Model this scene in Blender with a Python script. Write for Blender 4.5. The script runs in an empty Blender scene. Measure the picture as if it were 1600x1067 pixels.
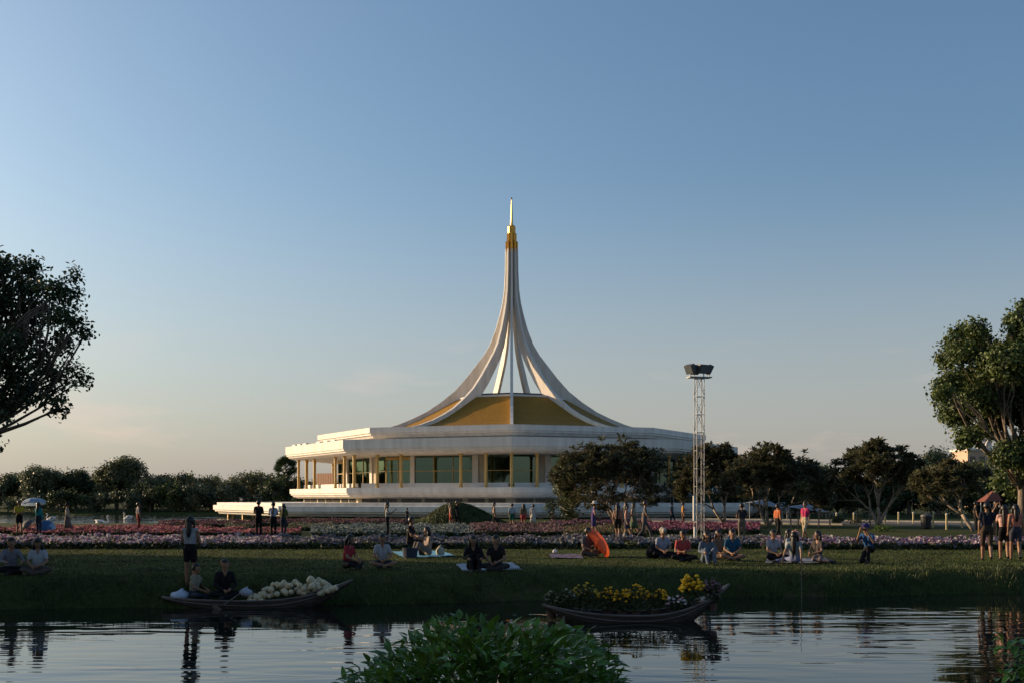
import bpy, bmesh, math, random
import numpy as np
from mathutils import Vector, Matrix
PI = math.pi
R_ = math.radians
SC = bpy.context.scene
COL = SC.collection
random.seed(7)
RNG = np.random.default_rng(7)

# ------------------------------------------------------------------ camera
F, HOR, CAMZ = 1700.0, 779.0, 1.9          # focal length and horizon in photo pixels, eye height
cam = bpy.data.cameras.new('camera')
cam.sensor_width = 36.0
cam.lens = 36.0 * F / 1600.0
cam.shift_y = (HOR - 533.5) / 1600.0
cam.clip_end = 5000
camo = bpy.data.objects.new('camera', cam)
COL.objects.link(camo)
camo.location = (0, 0, CAMZ)
camo.rotation_euler = (PI / 2, 0, 0)
SC.camera = camo

# ------------------------------------------------------------------ sky, sun, exposure
SUN_EL, SUN_AZ = R_(13.0), R_(-69.5)          # azimuth clockwise from +Y
world = bpy.data.worlds.new('World')
SC.world = world
world.use_nodes = True
wn, wl = world.node_tree.nodes, world.node_tree.links
wn.clear()
sky = wn.new('ShaderNodeTexSky')
sky.sky_type = 'NISHITA'
sky.sun_disc = False
sky.sun_elevation = SUN_EL
sky.sun_rotation = SUN_AZ
sky.air_density = 1.0
sky.dust_density = 3.0
sky.ozone_density = 2.0
bg = wn.new('ShaderNodeBackground')
bg.inputs['Strength'].default_value = 0.113
wo = wn.new('ShaderNodeOutputWorld')
# thin low cloud bank: noise stretched along the horizon, only at low elevation
tc = wn.new('ShaderNodeTexCoord')
mp = wn.new('ShaderNodeMapping'); mp.inputs['Scale'].default_value = (1, 1, 4.5)
mp.inputs['Location'].default_value = (5.2, 2.4, 1.3)
nz = wn.new('ShaderNodeTexNoise'); nz.inputs['Scale'].default_value = 5.5; nz.inputs['Detail'].default_value = 6
nz.inputs['Roughness'].default_value = 0.55
rp = wn.new('ShaderNodeValToRGB')
rp.color_ramp.elements[0].position = 0.52; rp.color_ramp.elements[0].color = (0, 0, 0, 1)
rp.color_ramp.elements[1].position = 0.74; rp.color_ramp.elements[1].color = (1, 1, 1, 1)
sx = wn.new('ShaderNodeSeparateXYZ')
band = wn.new('ShaderNodeValToRGB')
cr = band.color_ramp
cr.elements[0].position = 0.0; cr.elements[0].color = (0.2, 0.2, 0.2, 1)
cr.elements[1].position = 0.16; cr.elements[1].color = (0, 0, 0, 1)
e = cr.elements.new(0.06); e.color = (0.75, 0.75, 0.75, 1)
mu = wn.new('ShaderNodeMath'); mu.operation = 'MULTIPLY'
mu2 = wn.new('ShaderNodeMath'); mu2.operation = 'MULTIPLY'; mu2.inputs[1].default_value = 0.75
mx = wn.new('ShaderNodeMix'); mx.data_type = 'RGBA'
mx.inputs['B'].default_value = (5.6, 4.2, 3.5, 1)
wl.new(tc.outputs['Generated'], mp.inputs['Vector'])
wl.new(mp.outputs['Vector'], nz.inputs['Vector'])
wl.new(nz.outputs['Fac'], rp.inputs['Fac'])
wl.new(tc.outputs['Generated'], sx.inputs[0])
wl.new(sx.outputs['Z'], band.inputs['Fac'])
wl.new(rp.outputs['Color'], mu.inputs[0]); wl.new(band.outputs['Color'], mu.inputs[1])
wl.new(mu.outputs[0], mu2.inputs[0])
wl.new(mu2.outputs[0], mx.inputs['Factor'])
# slight blue tint of the clear air and an even pale haze along the whole horizon
tint = wn.new('ShaderNodeMix'); tint.data_type = 'RGBA'; tint.blend_type = 'MULTIPLY'; tint.inputs['Factor'].default_value = 1.0
tint.inputs['B'].default_value = (0.88, 1.01, 1.09, 1)
hz = wn.new('ShaderNodeMix'); hz.data_type = 'RGBA'; hz.inputs['B'].default_value = (3.75, 3.4, 3.25, 1)
hb = wn.new('ShaderNodeValToRGB'); hb.color_ramp.interpolation = 'EASE'
hb.color_ramp.elements[0].position = 0.0; hb.color_ramp.elements[0].color = (0.56, 0.56, 0.56, 1)
hb.color_ramp.elements[1].position = 0.30; hb.color_ramp.elements[1].color = (0, 0, 0, 1)
wl.new(sx.outputs['Z'], hb.inputs['Fac']); wl.new(hb.outputs['Color'], hz.inputs['Factor'])
wl.new(sky.outputs['Color'], tint.inputs['A']); wl.new(tint.outputs['Result'], hz.inputs['A'])
wl.new(hz.outputs['Result'], mx.inputs['A'])
wl.new(mx.outputs['Result'], bg.inputs['Color'])
wl.new(bg.outputs[0], wo.inputs['Surface'])

sl = bpy.data.lights.new('sun', 'SUN')
sl.energy = 5.0
sl.angle = R_(0.6)
sl.color = (1.0, 0.71, 0.43)
so = bpy.data.objects.new('sun', sl)
COL.objects.link(so)
sdir = Vector((math.sin(SUN_AZ) * math.cos(SUN_EL), math.cos(SUN_AZ) * math.cos(SUN_EL), math.sin(SUN_EL)))
so.rotation_euler = sdir.to_track_quat('Z', 'Y').to_euler()
so.location = (-60, 30, 40)

SC.view_settings.view_transform = 'Standard'
SC.view_settings.look = 'None'
SC.view_settings.gamma = 1.0
SC.view_settings.use_curve_mapping = False
SC.view_settings.exposure = 0.5

# ------------------------------------------------------------------ helpers
def P(px, py, Y):
    """photo pixel at depth Y -> point of the place"""
    return Vector(((px - 800) / F * Y, Y, CAMZ + (HOR - py) / F * Y))
def G(px, py, z=0.0):
    """photo pixel of a point that stands on level z"""
    return P(px, py, (CAMZ - z) * F / (py - HOR))

MATS = {}
def mat(name, rgb, rough=0.7, var=0.2, scale=4.0, metal=0.0, bump=0.0, bscale=None, stretch=(1, 1, 1), spec=0.4, trans=0.0, dirt=None):
    if name in MATS:
        return MATS[name]
    m = bpy.data.materials.new(name); m.use_nodes = True
    n, l = m.node_tree.nodes, m.node_tree.links
    b = n['Principled BSDF']
    b.inputs['Roughness'].default_value = rough
    b.inputs['Metallic'].default_value = metal
    b.inputs['Specular IOR Level'].default_value = spec
    t = n.new('ShaderNodeTexCoord')
    mpn = n.new('ShaderNodeMapping'); mpn.inputs['Scale'].default_value = stretch
    l.new(t.outputs['Object'], mpn.inputs['Vector'])
    no = n.new('ShaderNodeTexNoise'); no.inputs['Scale'].default_value = scale; no.inputs['Detail'].default_value = 5
    l.new(mpn.outputs['Vector'], no.inputs['Vector'])
    ra = n.new('ShaderNodeValToRGB')
    c0 = [max(0, c * (1 - var * 1.6)) for c in rgb]; c1 = [min(1, c * (1 + var * 1.6)) for c in rgb]
    if dirt: c0 = list(dirt)
    ra.color_ramp.elements[0].position = 0.25; ra.color_ramp.elements[0].color = (*c0, 1)
    ra.color_ramp.elements[1].position = 0.75; ra.color_ramp.elements[1].color = (*c1, 1)
    l.new(no.outputs['Fac'], ra.inputs['Fac'])
    l.new(ra.outputs['Color'], b.inputs['Base Color'])
    if bump:
        n2 = n.new('ShaderNodeTexNoise'); n2.inputs['Scale'].default_value = bscale or scale * 4; n2.inputs['Detail'].default_value = 4
        l.new(mpn.outputs['Vector'], n2.inputs['Vector'])
        bu = n.new('ShaderNodeBump'); bu.inputs['Strength'].default_value = bump; bu.inputs['Distance'].default_value = 0.05
        l.new(n2.outputs['Fac'], bu.inputs['Height']); l.new(bu.outputs['Normal'], b.inputs['Normal'])
    if trans:
        tr = n.new('ShaderNodeBsdfTranslucent')
        l.new(ra.outputs['Color'], tr.inputs['Color'])
        ms = n.new('ShaderNodeMixShader'); ms.inputs[0].default_value = trans
        l.new(b.outputs[0], ms.inputs[1]); l.new(tr.outputs[0], ms.inputs[2])
        l.new(ms.outputs[0], n['Material Output'].inputs['Surface'])
    MATS[name] = m
    return m
def leafmat(name, rgb, var=0.45, scale=1.5, rough=0.5, trans=0.25):
    return mat(name, rgb, rough, var, scale, trans=trans, spec=0.35)
def cloth(rgb):
    return mat('cloth_%d_%d_%d' % tuple(int(c * 255) for c in rgb), rgb, 0.85, 0.12, 14, spec=0.15)

class MB:
    def __init__(s): s.v, s.f, s.m, s.n = [], [], [], 0
    def add(s, verts, faces, mi=0):
        o = len(s.v); s.v += [tuple(p) for p in verts]
        s.f += [tuple(i + o for i in f) for f in faces]; s.m += [mi] * len(faces)
    def box(s, c, size, rz=0.0, mi=0, rot=None):
        hx, hy, hz = size[0] / 2, size[1] / 2, size[2] / 2
        M = rot if rot is not None else Matrix.Rotation(rz, 3, 'Z')
        c = Vector(c)
        pts = [c + M @ Vector((x, y, z)) for z in (-hz, hz) for x, y in ((-hx, -hy), (hx, -hy), (hx, hy), (-hx, hy))]
        s.add(pts, [(3, 2, 1, 0), (4, 5, 6, 7), (0, 1, 5, 4), (1, 2, 6, 5), (2, 3, 7, 6), (3, 0, 4, 7)], mi)
    def tube(s, path, radii, n=6, mi=0, caps=True):
        path = [Vector(p) for p in path]; k = len(path); vs = []
        up = None
        for i, p in enumerate(path):
            d = (path[min(i + 1, k - 1)] - path[max(i - 1, 0)])
            if d.length < 1e-6: d = Vector((0, 0, 1))
            d.normalize()
            if up is None: up = d.orthogonal().normalized()
            up = (up - d * up.dot(d))
            if up.length < 1e-5: up = d.orthogonal()
            up.normalize()
            w = d.cross(up)
            r = radii[i] if hasattr(radii, '__len__') else radii
            for j in range(n):
                a = 2 * PI * j / n
                vs.append(p + up * (r * math.cos(a)) + w * (r * math.sin(a)))
        fs = [(i * n + j, i * n + (j + 1) % n, (i + 1) * n + (j + 1) % n, (i + 1) * n + j) for i in range(k - 1) for j in range(n)]
        if caps:
            fs.append(tuple(range(n - 1, -1, -1))); fs.append(tuple((k - 1) * n + j for j in range(n)))
        s.add(vs, fs, mi)
    def lathe(s, prof, n, c=(0, 0, 0), phase=0.0, mi=0, closed=False, caps=False):
        """profile of (radius, z); vertex 0 faces -Y"""
        vs = [(c[0] + r * math.sin(phase + 2 * PI * j / n), c[1] - r * math.cos(phase + 2 * PI * j / n), c[2] + z) for r, z in prof for j in range(n)]
        k = len(prof)
        fs = [(i * n + j, i * n + (j + 1) % n, ((i + 1) % k) * n + (j + 1) % n, ((i + 1) % k) * n + j) for i in range(k if closed else k - 1) for j in range(n)]
        if caps:
            fs.append(tuple(range(n - 1, -1, -1))); fs.append(tuple((k - 1) * n + j for j in range(n)))
        s.add(vs, fs, mi)
    def ball(s, c, r, n=8, m=6, mi=0):
        rx, ry, rz = r if hasattr(r, '__len__') else (r, r, r)
        vs = [(c[0], c[1], c[2] - rz)]
        for i in range(1, m):
            a = -PI / 2 + PI * i / m
            for j in range(n):
                b = 2 * PI * j / n
                vs.append((c[0] + rx * math.cos(a) * math.cos(b), c[1] + ry * math.cos(a) * math.sin(b), c[2] + rz * math.sin(a)))
        vs.append((c[0], c[1], c[2] + rz)); t = len(vs) - 1
        fs = [(0, 1 + (j + 1) % n, 1 + j) for j in range(n)]
        for i in range(m - 2):
            for j in range(n):
                a0 = 1 + i * n
                fs.append((a0 + j, a0 + (j + 1) % n, a0 + n + (j + 1) % n, a0 + n + j))
        a0 = 1 + (m - 2) * n
        fs += [(a0 + j, a0 + (j + 1) % n, t) for j in range(n)]
        s.add(vs, fs, mi)
    def mesh(s, name, mats, smooth=False, fix=True):
        me = bpy.data.meshes.new(name)
        me.from_pydata(s.v, [], s.f)
        for m in (mats if isinstance(mats, (list, tuple)) else [mats]): me.materials.append(m)
        me.polygons.foreach_set('material_index', s.m)
        if fix:
            bm = bmesh.new(); bm.from_mesh(me); bmesh.ops.recalc_face_normals(bm, faces=bm.faces); bm.to_mesh(me); bm.free()
        if smooth: me.polygons.foreach_set('use_smooth', [True] * len(me.polygons))
        me.update()
        return me
    def build(s, name, mats, parent=None, smooth=False, loc=None, fix=True):
        return link(name, s.mesh(name, mats, smooth, fix), parent, loc)
def link(name, data, parent=None, loc=None):
    o = bpy.data.objects.new(name, data); COL.objects.link(o)
    if parent is not None: o.parent = parent
    if loc is not None: o.location = loc
    return o
def tag(o, label, cat, group=None):
    o['label'] = label; o['category'] = cat
    if group: o['group'] = group
    return o
def thing(name, label, cat, loc=(0, 0, 0), rz=0.0, group=None):
    o = link(name, None, None, loc); o.rotation_euler = (0, 0, rz); o.empty_display_size = 0.2
    return tag(o, label, cat, group)
def structure(o): o['kind'] = 'structure'; return o
def stuff(o): o['kind'] = 'stuff'; return o

def rand_dirs(n, rng=RNG):
    d = rng.normal(size=(n, 3)); return d / np.linalg.norm(d, axis=1, keepdims=True)
def leaves_mesh(name, m, C, N, L, W, A=None, fold=0.15, rng=RNG, simple=False):
    """pointed leaves: centres C, face normals N, lengths L, widths W, long axes A (6 vertices, 4 triangles each)"""
    C = np.asarray(C, float); n = len(C)
    N = np.asarray(N, float); N = N / (np.linalg.norm(N, axis=1, keepdims=True) + 1e-9)
    if A is None: A = rand_dirs(n, rng)
    A = A - N * np.sum(A * N, axis=1, keepdims=True)
    A = A / (np.linalg.norm(A, axis=1, keepdims=True) + 1e-9)
    B = np.cross(N, A)
    L = np.broadcast_to(np.asarray(L, float), (n,))[:, None]; W = np.broadcast_to(np.asarray(W, float), (n,))[:, None]
    f = fold * W
    if simple:
        v = np.stack([C - A * L * .5, C + B * W * .5 + N * f, C + A * L * .5, C - B * W * .5 + N * f], axis=1).reshape(-1, 3)
        loops = np.arange(n * 4); nf = n
    else:
      v = np.stack([C - A * L * .5, C - A * L * .1 + B * W * .5 + N * f, C + A * L * .25 + B * W * .4 + N * f,
                  C + A * L * .5 - N * f, C + A * L * .25 - B * W * .4 + N * f, C - A * L * .1 - B * W * .5 + N * f], axis=1).reshape(-1, 3)
      idx = (np.arange(n) * 6)[:, None]
      q1 = idx + np.array([0, 1, 2, 3]); q2 = idx + np.array([0, 3, 4, 5])
      loops = np.concatenate([q1, q2], axis=1).reshape(-1); nf = n * 2
    me = bpy.data.meshes.new(name)
    me.vertices.add(len(v)); me.vertices.foreach_set('co', v.astype(np.float32).reshape(-1))
    me.loops.add(nf * 4); me.loops.foreach_set('vertex_index', loops.astype(np.int32))
    me.polygons.add(nf); me.polygons.foreach_set('loop_start', np.arange(nf, dtype=np.int32) * 4)
    me.polygons.foreach_set('loop_total', np.full(nf, 4, np.int32))
    me.materials.append(m)
    me.update(calc_edges=True); me.validate()
    return me

# ------------------------------------------------------------------ materials
M_white = mat('white_concrete', (0.66, 0.62, 0.56), 0.75, 0.05, 1.5, bump=0.15, bscale=6, stretch=(1, 1, 0.07), dirt=(0.51, 0.47, 0.42))
M_white2 = mat('white_plaster', (0.62, 0.58, 0.53), 0.7, 0.06, 1.2, bump=0.1, bscale=9)
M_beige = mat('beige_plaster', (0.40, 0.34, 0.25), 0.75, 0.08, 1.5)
M_gold = mat('gilded_metal', (0.55, 0.25, 0.04), 0.34, 0.15, 3.0, metal=0.85)
M_goldpaint = mat('ochre_column_paint', (0.50, 0.31, 0.09), 0.45, 0.08, 2.0)
M_goldpale = mat('pale_gilding', (0.58, 0.40, 0.15), 0.4, 0.1, 3.0, metal=0.7)
M_dark = mat('dark_grey_metal', (0.06, 0.06, 0.062), 0.55, 0.2, 4)
M_wood = mat('brown_timber_panel', (0.20, 0.085, 0.035), 0.6, 0.25, 3, stretch=(6, 6, 0.5))
M_steel = mat('galvanised_steel', (0.27, 0.265, 0.26), 0.55, 0.12, 6, metal=0.35)
M_black = mat('matt_black', (0.012, 0.012, 0.014), 0.6, 0.2, 5)
M_lens = mat('floodlight_glass', (0.10, 0.11, 0.12), 0.12, 0.1, 2, spec=0.8)
M_bark = mat('grey_brown_bark', (0.15, 0.115, 0.085), 0.85, 0.35, 6, bump=0.6, stretch=(1, 1, 0.35))
M_barkpale = mat('pale_frangipani_bark', (0.27, 0.215, 0.165), 0.8, 0.3, 5, bump=0.5)
M_hull = mat('weathered_boat_wood', (0.052, 0.040, 0.034), 0.65, 0.4, 3, bump=0.4, stretch=(0.4, 4, 4))
M_rim = mat('worn_gunwale_wood', (0.12, 0.10, 0.09), 0.6, 0.3, 4, stretch=(0.5, 4, 4))
M_path = mat('asphalt_path', (0.085, 0.075, 0.07), 0.85, 0.15, 1.2, bump=0.3, bscale=60)
M_kerb = mat('kerb_stone', (0.30, 0.28, 0.25), 0.8, 0.15, 3)

def grass_mat():
    m = bpy.data.materials.new('lawn_grass'); m.use_nodes = True
    n, l = m.node_tree.nodes, m.node_tree.links; b = n['Principled BSDF']
    b.inputs['Roughness'].default_value = 0.9; b.inputs['Specular IOR Level'].default_value = 0.1
    t = n.new('ShaderNodeTexCoord')
    a = n.new('ShaderNodeTexNoise'); a.inputs['Scale'].default_value = 0.35; a.inputs['Detail'].default_value = 6
    c = n.new('ShaderNodeTexNoise'); c.inputs['Scale'].default_value = 9.0; c.inputs['Detail'].default_value = 5
    l.new(t.outputs['Object'], a.inputs['Vector']); l.new(t.outputs['Object'], c.inputs['Vector'])
    r = n.new('ShaderNodeValToRGB')
    r.color_ramp.elements[0].position = 0.35; r.color_ramp.elements[0].color = (0.024, 0.044, 0.011, 1)
    r.color_ramp.elements[1].position = 0.68; r.color_ramp.elements[1].color = (0.060, 0.066, 0.020, 1)
    l.new(a.outputs['Fac'], r.inputs['Fac'])
    mm = n.new('ShaderNodeMix'); mm.data_type = 'RGBA'; mm.blend_type = 'MULTIPLY'; mm.inputs['Factor'].default_value = 0.8
    r2 = n.new('ShaderNodeValToRGB')
    r2.color_ramp.elements[0].position = 0.3; r2.color_ramp.elements[0].color = (0.5, 0.5, 0.5, 1)
    r2.color_ramp.elements[1].position = 0.7; r2.color_ramp.elements[1].color = (1.25, 1.25, 1.2, 1)
    l.new(c.outputs['Fac'], r2.inputs['Fac'])
    l.new(r.outputs['Color'], mm.inputs['A']); l.new(r2.outputs['Color'], mm.inputs['B'])
    so_ = n.new('ShaderNodeTexNoise'); so_.inputs['Scale'].default_value = 0.8; so_.inputs['Detail'].default_value = 8; so_.inputs['Roughness'].default_value = 0.65
    l.new(t.outputs['Object'], so_.inputs['Vector'])
    r3 = n.new('ShaderNodeValToRGB'); r3.color_ramp.elements[0].position = 0.57; r3.color_ramp.elements[0].color = (0, 0, 0, 1); r3.color_ramp.elements[1].position = 0.68; r3.color_ramp.elements[1].color = (0.8, 0.8, 0.8, 1)
    l.new(so_.outputs['Fac'], r3.inputs['Fac'])
    m3 = n.new('ShaderNodeMix'); m3.data_type = 'RGBA'; m3.inputs['B'].default_value = (0.075, 0.058, 0.036, 1)
    l.new(r3.outputs['Color'], m3.inputs['Factor']); l.new(mm.outputs['Result'], m3.inputs['A'])
    l.new(m3.outputs['Result'], b.inputs['Base Color'])
    bu = n.new('ShaderNodeBump'); bu.inputs['Strength'].default_value = 0.9; bu.inputs['Distance'].default_value = 0.06
    d = n.new('ShaderNodeTexNoise'); d.inputs['Scale'].default_value = 22; d.inputs['Detail'].default_value = 6
    l.new(t.outputs['Object'], d.inputs['Vector']); l.new(d.outputs['Fac'], bu.inputs['Height']); l.new(bu.outputs['Normal'], b.inputs['Normal'])
    return m
M_grass = grass_mat()

def water_mat(name, base, bump, sy):
    m = bpy.data.materials.new(name); m.use_nodes = True
    n, l = m.node_tree.nodes, m.node_tree.links; b = n['Principled BSDF']
    b.inputs['Base Color'].default_value = (*base, 1); b.inputs['Roughness'].default_value = 0.02
    b.inputs['IOR'].default_value = 1.333; b.inputs['Specular IOR Level'].default_value = 0.5
    t = n.new('ShaderNodeTexCoord')
    hs = []
    for sc, stx, w, de in ((1.0, 0.30, 1.0, 2), (2.6, 0.26, 0.22, 1), (0.25, 0.5, 1.2, 1)):
        mp_ = n.new('ShaderNodeMapping'); mp_.inputs['Scale'].default_value = (stx * sy, sy, 1)
        mp_.inputs['Rotation'].default_value = (0, 0, 0.06)
        no = n.new('ShaderNodeTexNoise'); no.inputs['Scale'].default_value = sc; no.inputs['Detail'].default_value = de
        no.inputs['Distortion'].default_value = 0.35
        l.new(t.outputs['Object'], mp_.inputs['Vector']); l.new(mp_.outputs['Vector'], no.inputs['Vector'])
        mu_ = n.new('ShaderNodeMath'); mu_.operation = 'MULTIPLY'; mu_.inputs[1].default_value = w
        l.new(no.outputs['Fac'], mu_.inputs[0]); hs.append(mu_)
    ad = n.new('ShaderNodeMath'); ad.operation = 'ADD'; l.new(hs[0].outputs[0], ad.inputs[0]); l.new(hs[1].outputs[0], ad.inputs[1])
    ad2 = n.new('ShaderNodeMath'); ad2.operation = 'ADD'; l.new(ad.outputs[0], ad2.inputs[0]); l.new(hs[2].outputs[0], ad2.inputs[1])
    # calm and ruffled patches
    pn = n.new('ShaderNodeTexNoise'); pn.inputs['Scale'].default_value = 0.16; pn.inputs['Detail'].default_value = 3
    pm = n.new('ShaderNodeMapping'); pm.inputs['Scale'].default_value = (0.6, 1.6, 1); l.new(t.outputs['Object'], pm.inputs['Vector']); l.new(pm.outputs['Vector'], pn.inputs['Vector'])
    pr = n.new('ShaderNodeMapRange'); pr.inputs['From Min'].default_value = 0.38; pr.inputs['From Max'].default_value = 0.62
    pr.inputs['To Min'].default_value = 0.3; pr.inputs['To Max'].default_value = 1.25; l.new(pn.outputs['Fac'], pr.inputs['Value'])
    bu = n.new('ShaderNodeBump'); bu.inputs['Strength'].default_value = 1.0; bu.inputs['Distance'].default_value = bump
    pmul = n.new('ShaderNodeMath'); pmul.operation = 'MULTIPLY'; pmul.inputs[1].default_value = bump; l.new(pr.outputs[0], pmul.inputs[0]); l.new(pmul.outputs[0], bu.inputs['Distance'])
    l.new(ad2.outputs[0], bu.inputs['Height']); l.new(bu.outputs['Normal'], b.inputs['Normal'])
    return m
M_pond = water_mat('pond_water', (0.008, 0.011, 0.009), 0.022, 1.6)
M_lake = water_mat('lake_water', (0.014, 0.020, 0.020), 0.16, 0.8)

def glass_mat(name, tint, fac):
    m = bpy.data.materials.new(name); m.use_nodes = True
    n, l = m.node_tree.nodes, m.node_tree.links
    n.remove(n['Principled BSDF'])
    t = n.new('ShaderNodeBsdfTransparent'); t.inputs['Color'].default_value = (*tint, 1)
    g = n.new('ShaderNodeBsdfGlossy'); g.inputs['Roughness'].default_value = 0.03; g.inputs['Color'].default_value = (0.55, 0.82, 0.68, 1)
    no = n.new('ShaderNodeTexNoise'); no.inputs['Scale'].default_value = 0.6
    tcg = n.new('ShaderNodeTexCoord'); l.new(tcg.outputs['Object'], no.inputs['Vector'])
    bu = n.new('ShaderNodeBump'); bu.inputs['Strength'].default_value = 0.25; bu.inputs['Distance'].default_value = 0.02
    l.new(no.outputs['Fac'], bu.inputs['Height']); l.new(bu.outputs['Normal'], g.inputs['Normal'])
    ms = n.new('ShaderNodeMixShader'); ms.inputs[0].default_value = fac
    l.new(t.outputs[0], ms.inputs[1]); l.new(g.outputs[0], ms.inputs[2]); l.new(ms.outputs[0], n['Material Output'].inputs['Surface'])
    return m
M_glass = glass_mat('green_tinted_glass', (0.13, 0.22, 0.17), 0.15)
M_clear = glass_mat('clear_window_glass', (0.62, 0.70, 0.64), 0.14)
M_darkglass = glass_mat('dark_window_glass', (0.10, 0.11, 0.10), 0.10)
# ------------------------------------------------------------------ ground, water, path
def sstep(a, b, x):
    t = np.clip((x - a) / (b - a), 0, 1); return t * t * (3 - 2 * t)
def far_shore(X):
    X = np.asarray(X, float)
    return 26.3 + 0.14 * np.clip(X, -18, 18) + 0.35 * np.sin(X * 0.16) + 0.2 * np.sin(X * 0.47 + 1) + 0.13 * np.sin(X * 1.25 + .4) + 0.08 * np.sin(X * 2.7)
def ground_z(X, Y):
    X = np.asarray(X, float); Y = np.asarray(Y, float)
    far = far_shore(X)
    z = -1.5 * (sstep(7.6, 11.5, Y) * (1 - sstep(far - 1.1, far + 1.3, Y)))
    sh = 86 + 1.2 * np.sin(X * 0.09) 
    lake = sstep(sh, sh + 4, Y) * (1 - sstep(150, 158, Y)) * (1 - sstep(-27, -21, X))
    z = z - 1.6 * lake
    z = z + 0.5 * sstep(156, 175, Y) * (1 - sstep(-30, 0, X))
    return z
def axis(parts):
    out = []
    for a, b, s in parts: out += list(np.arange(a, b, s))
    return np.array(sorted(set(np.round(out, 3))))
gx = axis([(-900, -120, 40), (-120, -40, 4), (-40, 44, 0.5), (44, 120, 4), (120, 901, 40)])
gy = axis([(-80, 4, 6), (4, 34, 0.4), (34, 80, 2), (80, 96, 0.8), (96, 144, 4), (144, 180, 2), (180, 1500, 60)])
XX, YY = np.meshgrid(gx, gy)
ZZ = ground_z(XX, YY)
nx, ny = len(gx), len(gy)
verts = np.stack([XX, YY, ZZ], axis=-1).reshape(-1, 3)
ii = (np.arange(ny - 1)[:, None] * nx + np.arange(nx - 1)[None, :]).reshape(-1)
gme = bpy.data.meshes.new('ground')
gme.from_pydata(verts.tolist(), [], np.stack([ii, ii + 1, ii + nx + 1, ii + nx], axis=1).tolist())
gme.materials.append(M_grass)
gme.polygons.foreach_set('use_smooth', [True] * len(gme.polygons))
structure(link('ground', gme))
def GG(px, py):
    """point where the sight line through a photo pixel first meets the ground beyond the pond"""
    best = None
    for Y in np.arange(23.5, 140, 0.05):
        z = CAMZ + (HOR - py) / F * Y
        if z <= float(ground_z((px - 800) / F * Y, Y)): return Vector(((px - 800) / F * Y, Y, float(ground_z((px - 800) / F * Y, Y))))
    return G(px, py)

WZ, LZ = -0.6, -0.35
mb = MB(); mb.add([(-260, 7, WZ), (260, 7, WZ), (260, 31.5, WZ), (-260, 31.5, WZ)], [(0, 1, 2, 3)])
structure(mb.build('pond_water', M_pond, fix=False))
mb = MB(); mb.add([(-500, 84, LZ), (-20, 84, LZ), (-20, 162, LZ), (-500, 162, LZ)], [(0, 1, 2, 3)])
structure(mb.build('lake_water', M_lake, fix=False))

# asphalt path with kerbs, right of the pavilion
def strip(name, pts_a, pts_b, z, m):
    mb = MB(); n = len(pts_a)
    mb.add([(x, y, z) for x, y in pts_a] + [(x, y, z) for x, y in pts_b], [(i, i + 1, n + i + 1, n + i) for i in range(n - 1)])
    return mb.build(name, m, fix=False)
pa = [(10, 90), (16, 86), (24, 79), (34, 75), (50, 74), (80, 74), (140, 74)]
pb = [(10, 104), (18, 101), (28, 94), (38, 85.5), (52, 83), (80, 83), (140, 83)]
path = structure(strip('path', pa, pb, 0.012, M_path))
for pts in (pa, pb):
    mb = MB()
    for (x0, y0), (x1, y1) in zip(pts[:-1], pts[1:]):
        a = math.atan2(y1 - y0, x1 - x0); d = math.hypot(x1 - x0, y1 - y0)
        mb.box(((x0 + x1) / 2, (y0 + y1) / 2, 0.05), (d + 0.05, 0.16, 0.14), a)
    mb.build('kerb', M_kerb, path)
# grass mound in front of the pavilion
mb = MB(); rr = random.Random(3)
c = P(712, 822, 84); W_, H_ = 3.9, 1.62
vs = []; nr, ns = 14, 40
for i in range(nr + 1):
    t = i / nr
    for j in range(ns):
        a = 2 * PI * j / ns
        h = (math.cos(t * PI) * .5 + .5) ** 0.8 * H_ + 0.05 * math.sin(a * 5 + t * 9) * math.sin(t * PI) + rr.uniform(-.03, .03) * (1 - t)
        vs.append((c.x + math.cos(a) * t * W_ * (1.0 + .12 * math.cos(a)), c.y + math.sin(a) * t * 3.0, h - 0.03))
mb.add(vs, [(i * ns + j, i * ns + (j + 1) % ns, (i + 1) * ns + (j + 1) % ns, (i + 1) * ns + j) for i in range(nr) for j in range(ns)])
mound = structure(mb.build('mound', mat('mound_turf', (0.036, 0.046, 0.018), 0.95, 0.5, 1.6, bump=1.0, bscale=14, spec=0.05), smooth=True))
N = 5000
t = np.sqrt(RNG.uniform(0, 1, N)); a = RNG.uniform(0, 2 * PI, N)
hz = (np.cos(t * PI) * .5 + .5) ** 0.8 * H_
Cc = np.stack([c.x + np.cos(a) * t * W_ * (1 + .12 * np.cos(a)), c.y + np.sin(a) * t * 3.0, hz + 0.03], axis=1)
Nn = rand_dirs(N); Nn[:, 2] *= 0.3
Ax = np.tile([0., 0., 1.], (N, 1)) + rand_dirs(N) * 0.5
stuff(link('mound_grass', leaves_mesh('mound_grass', leafmat('mound_blades', (0.045, 0.06, 0.02)), Cc, Nn, RNG.uniform(.08, .2, N), 0.05, Ax), mound))

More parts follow.
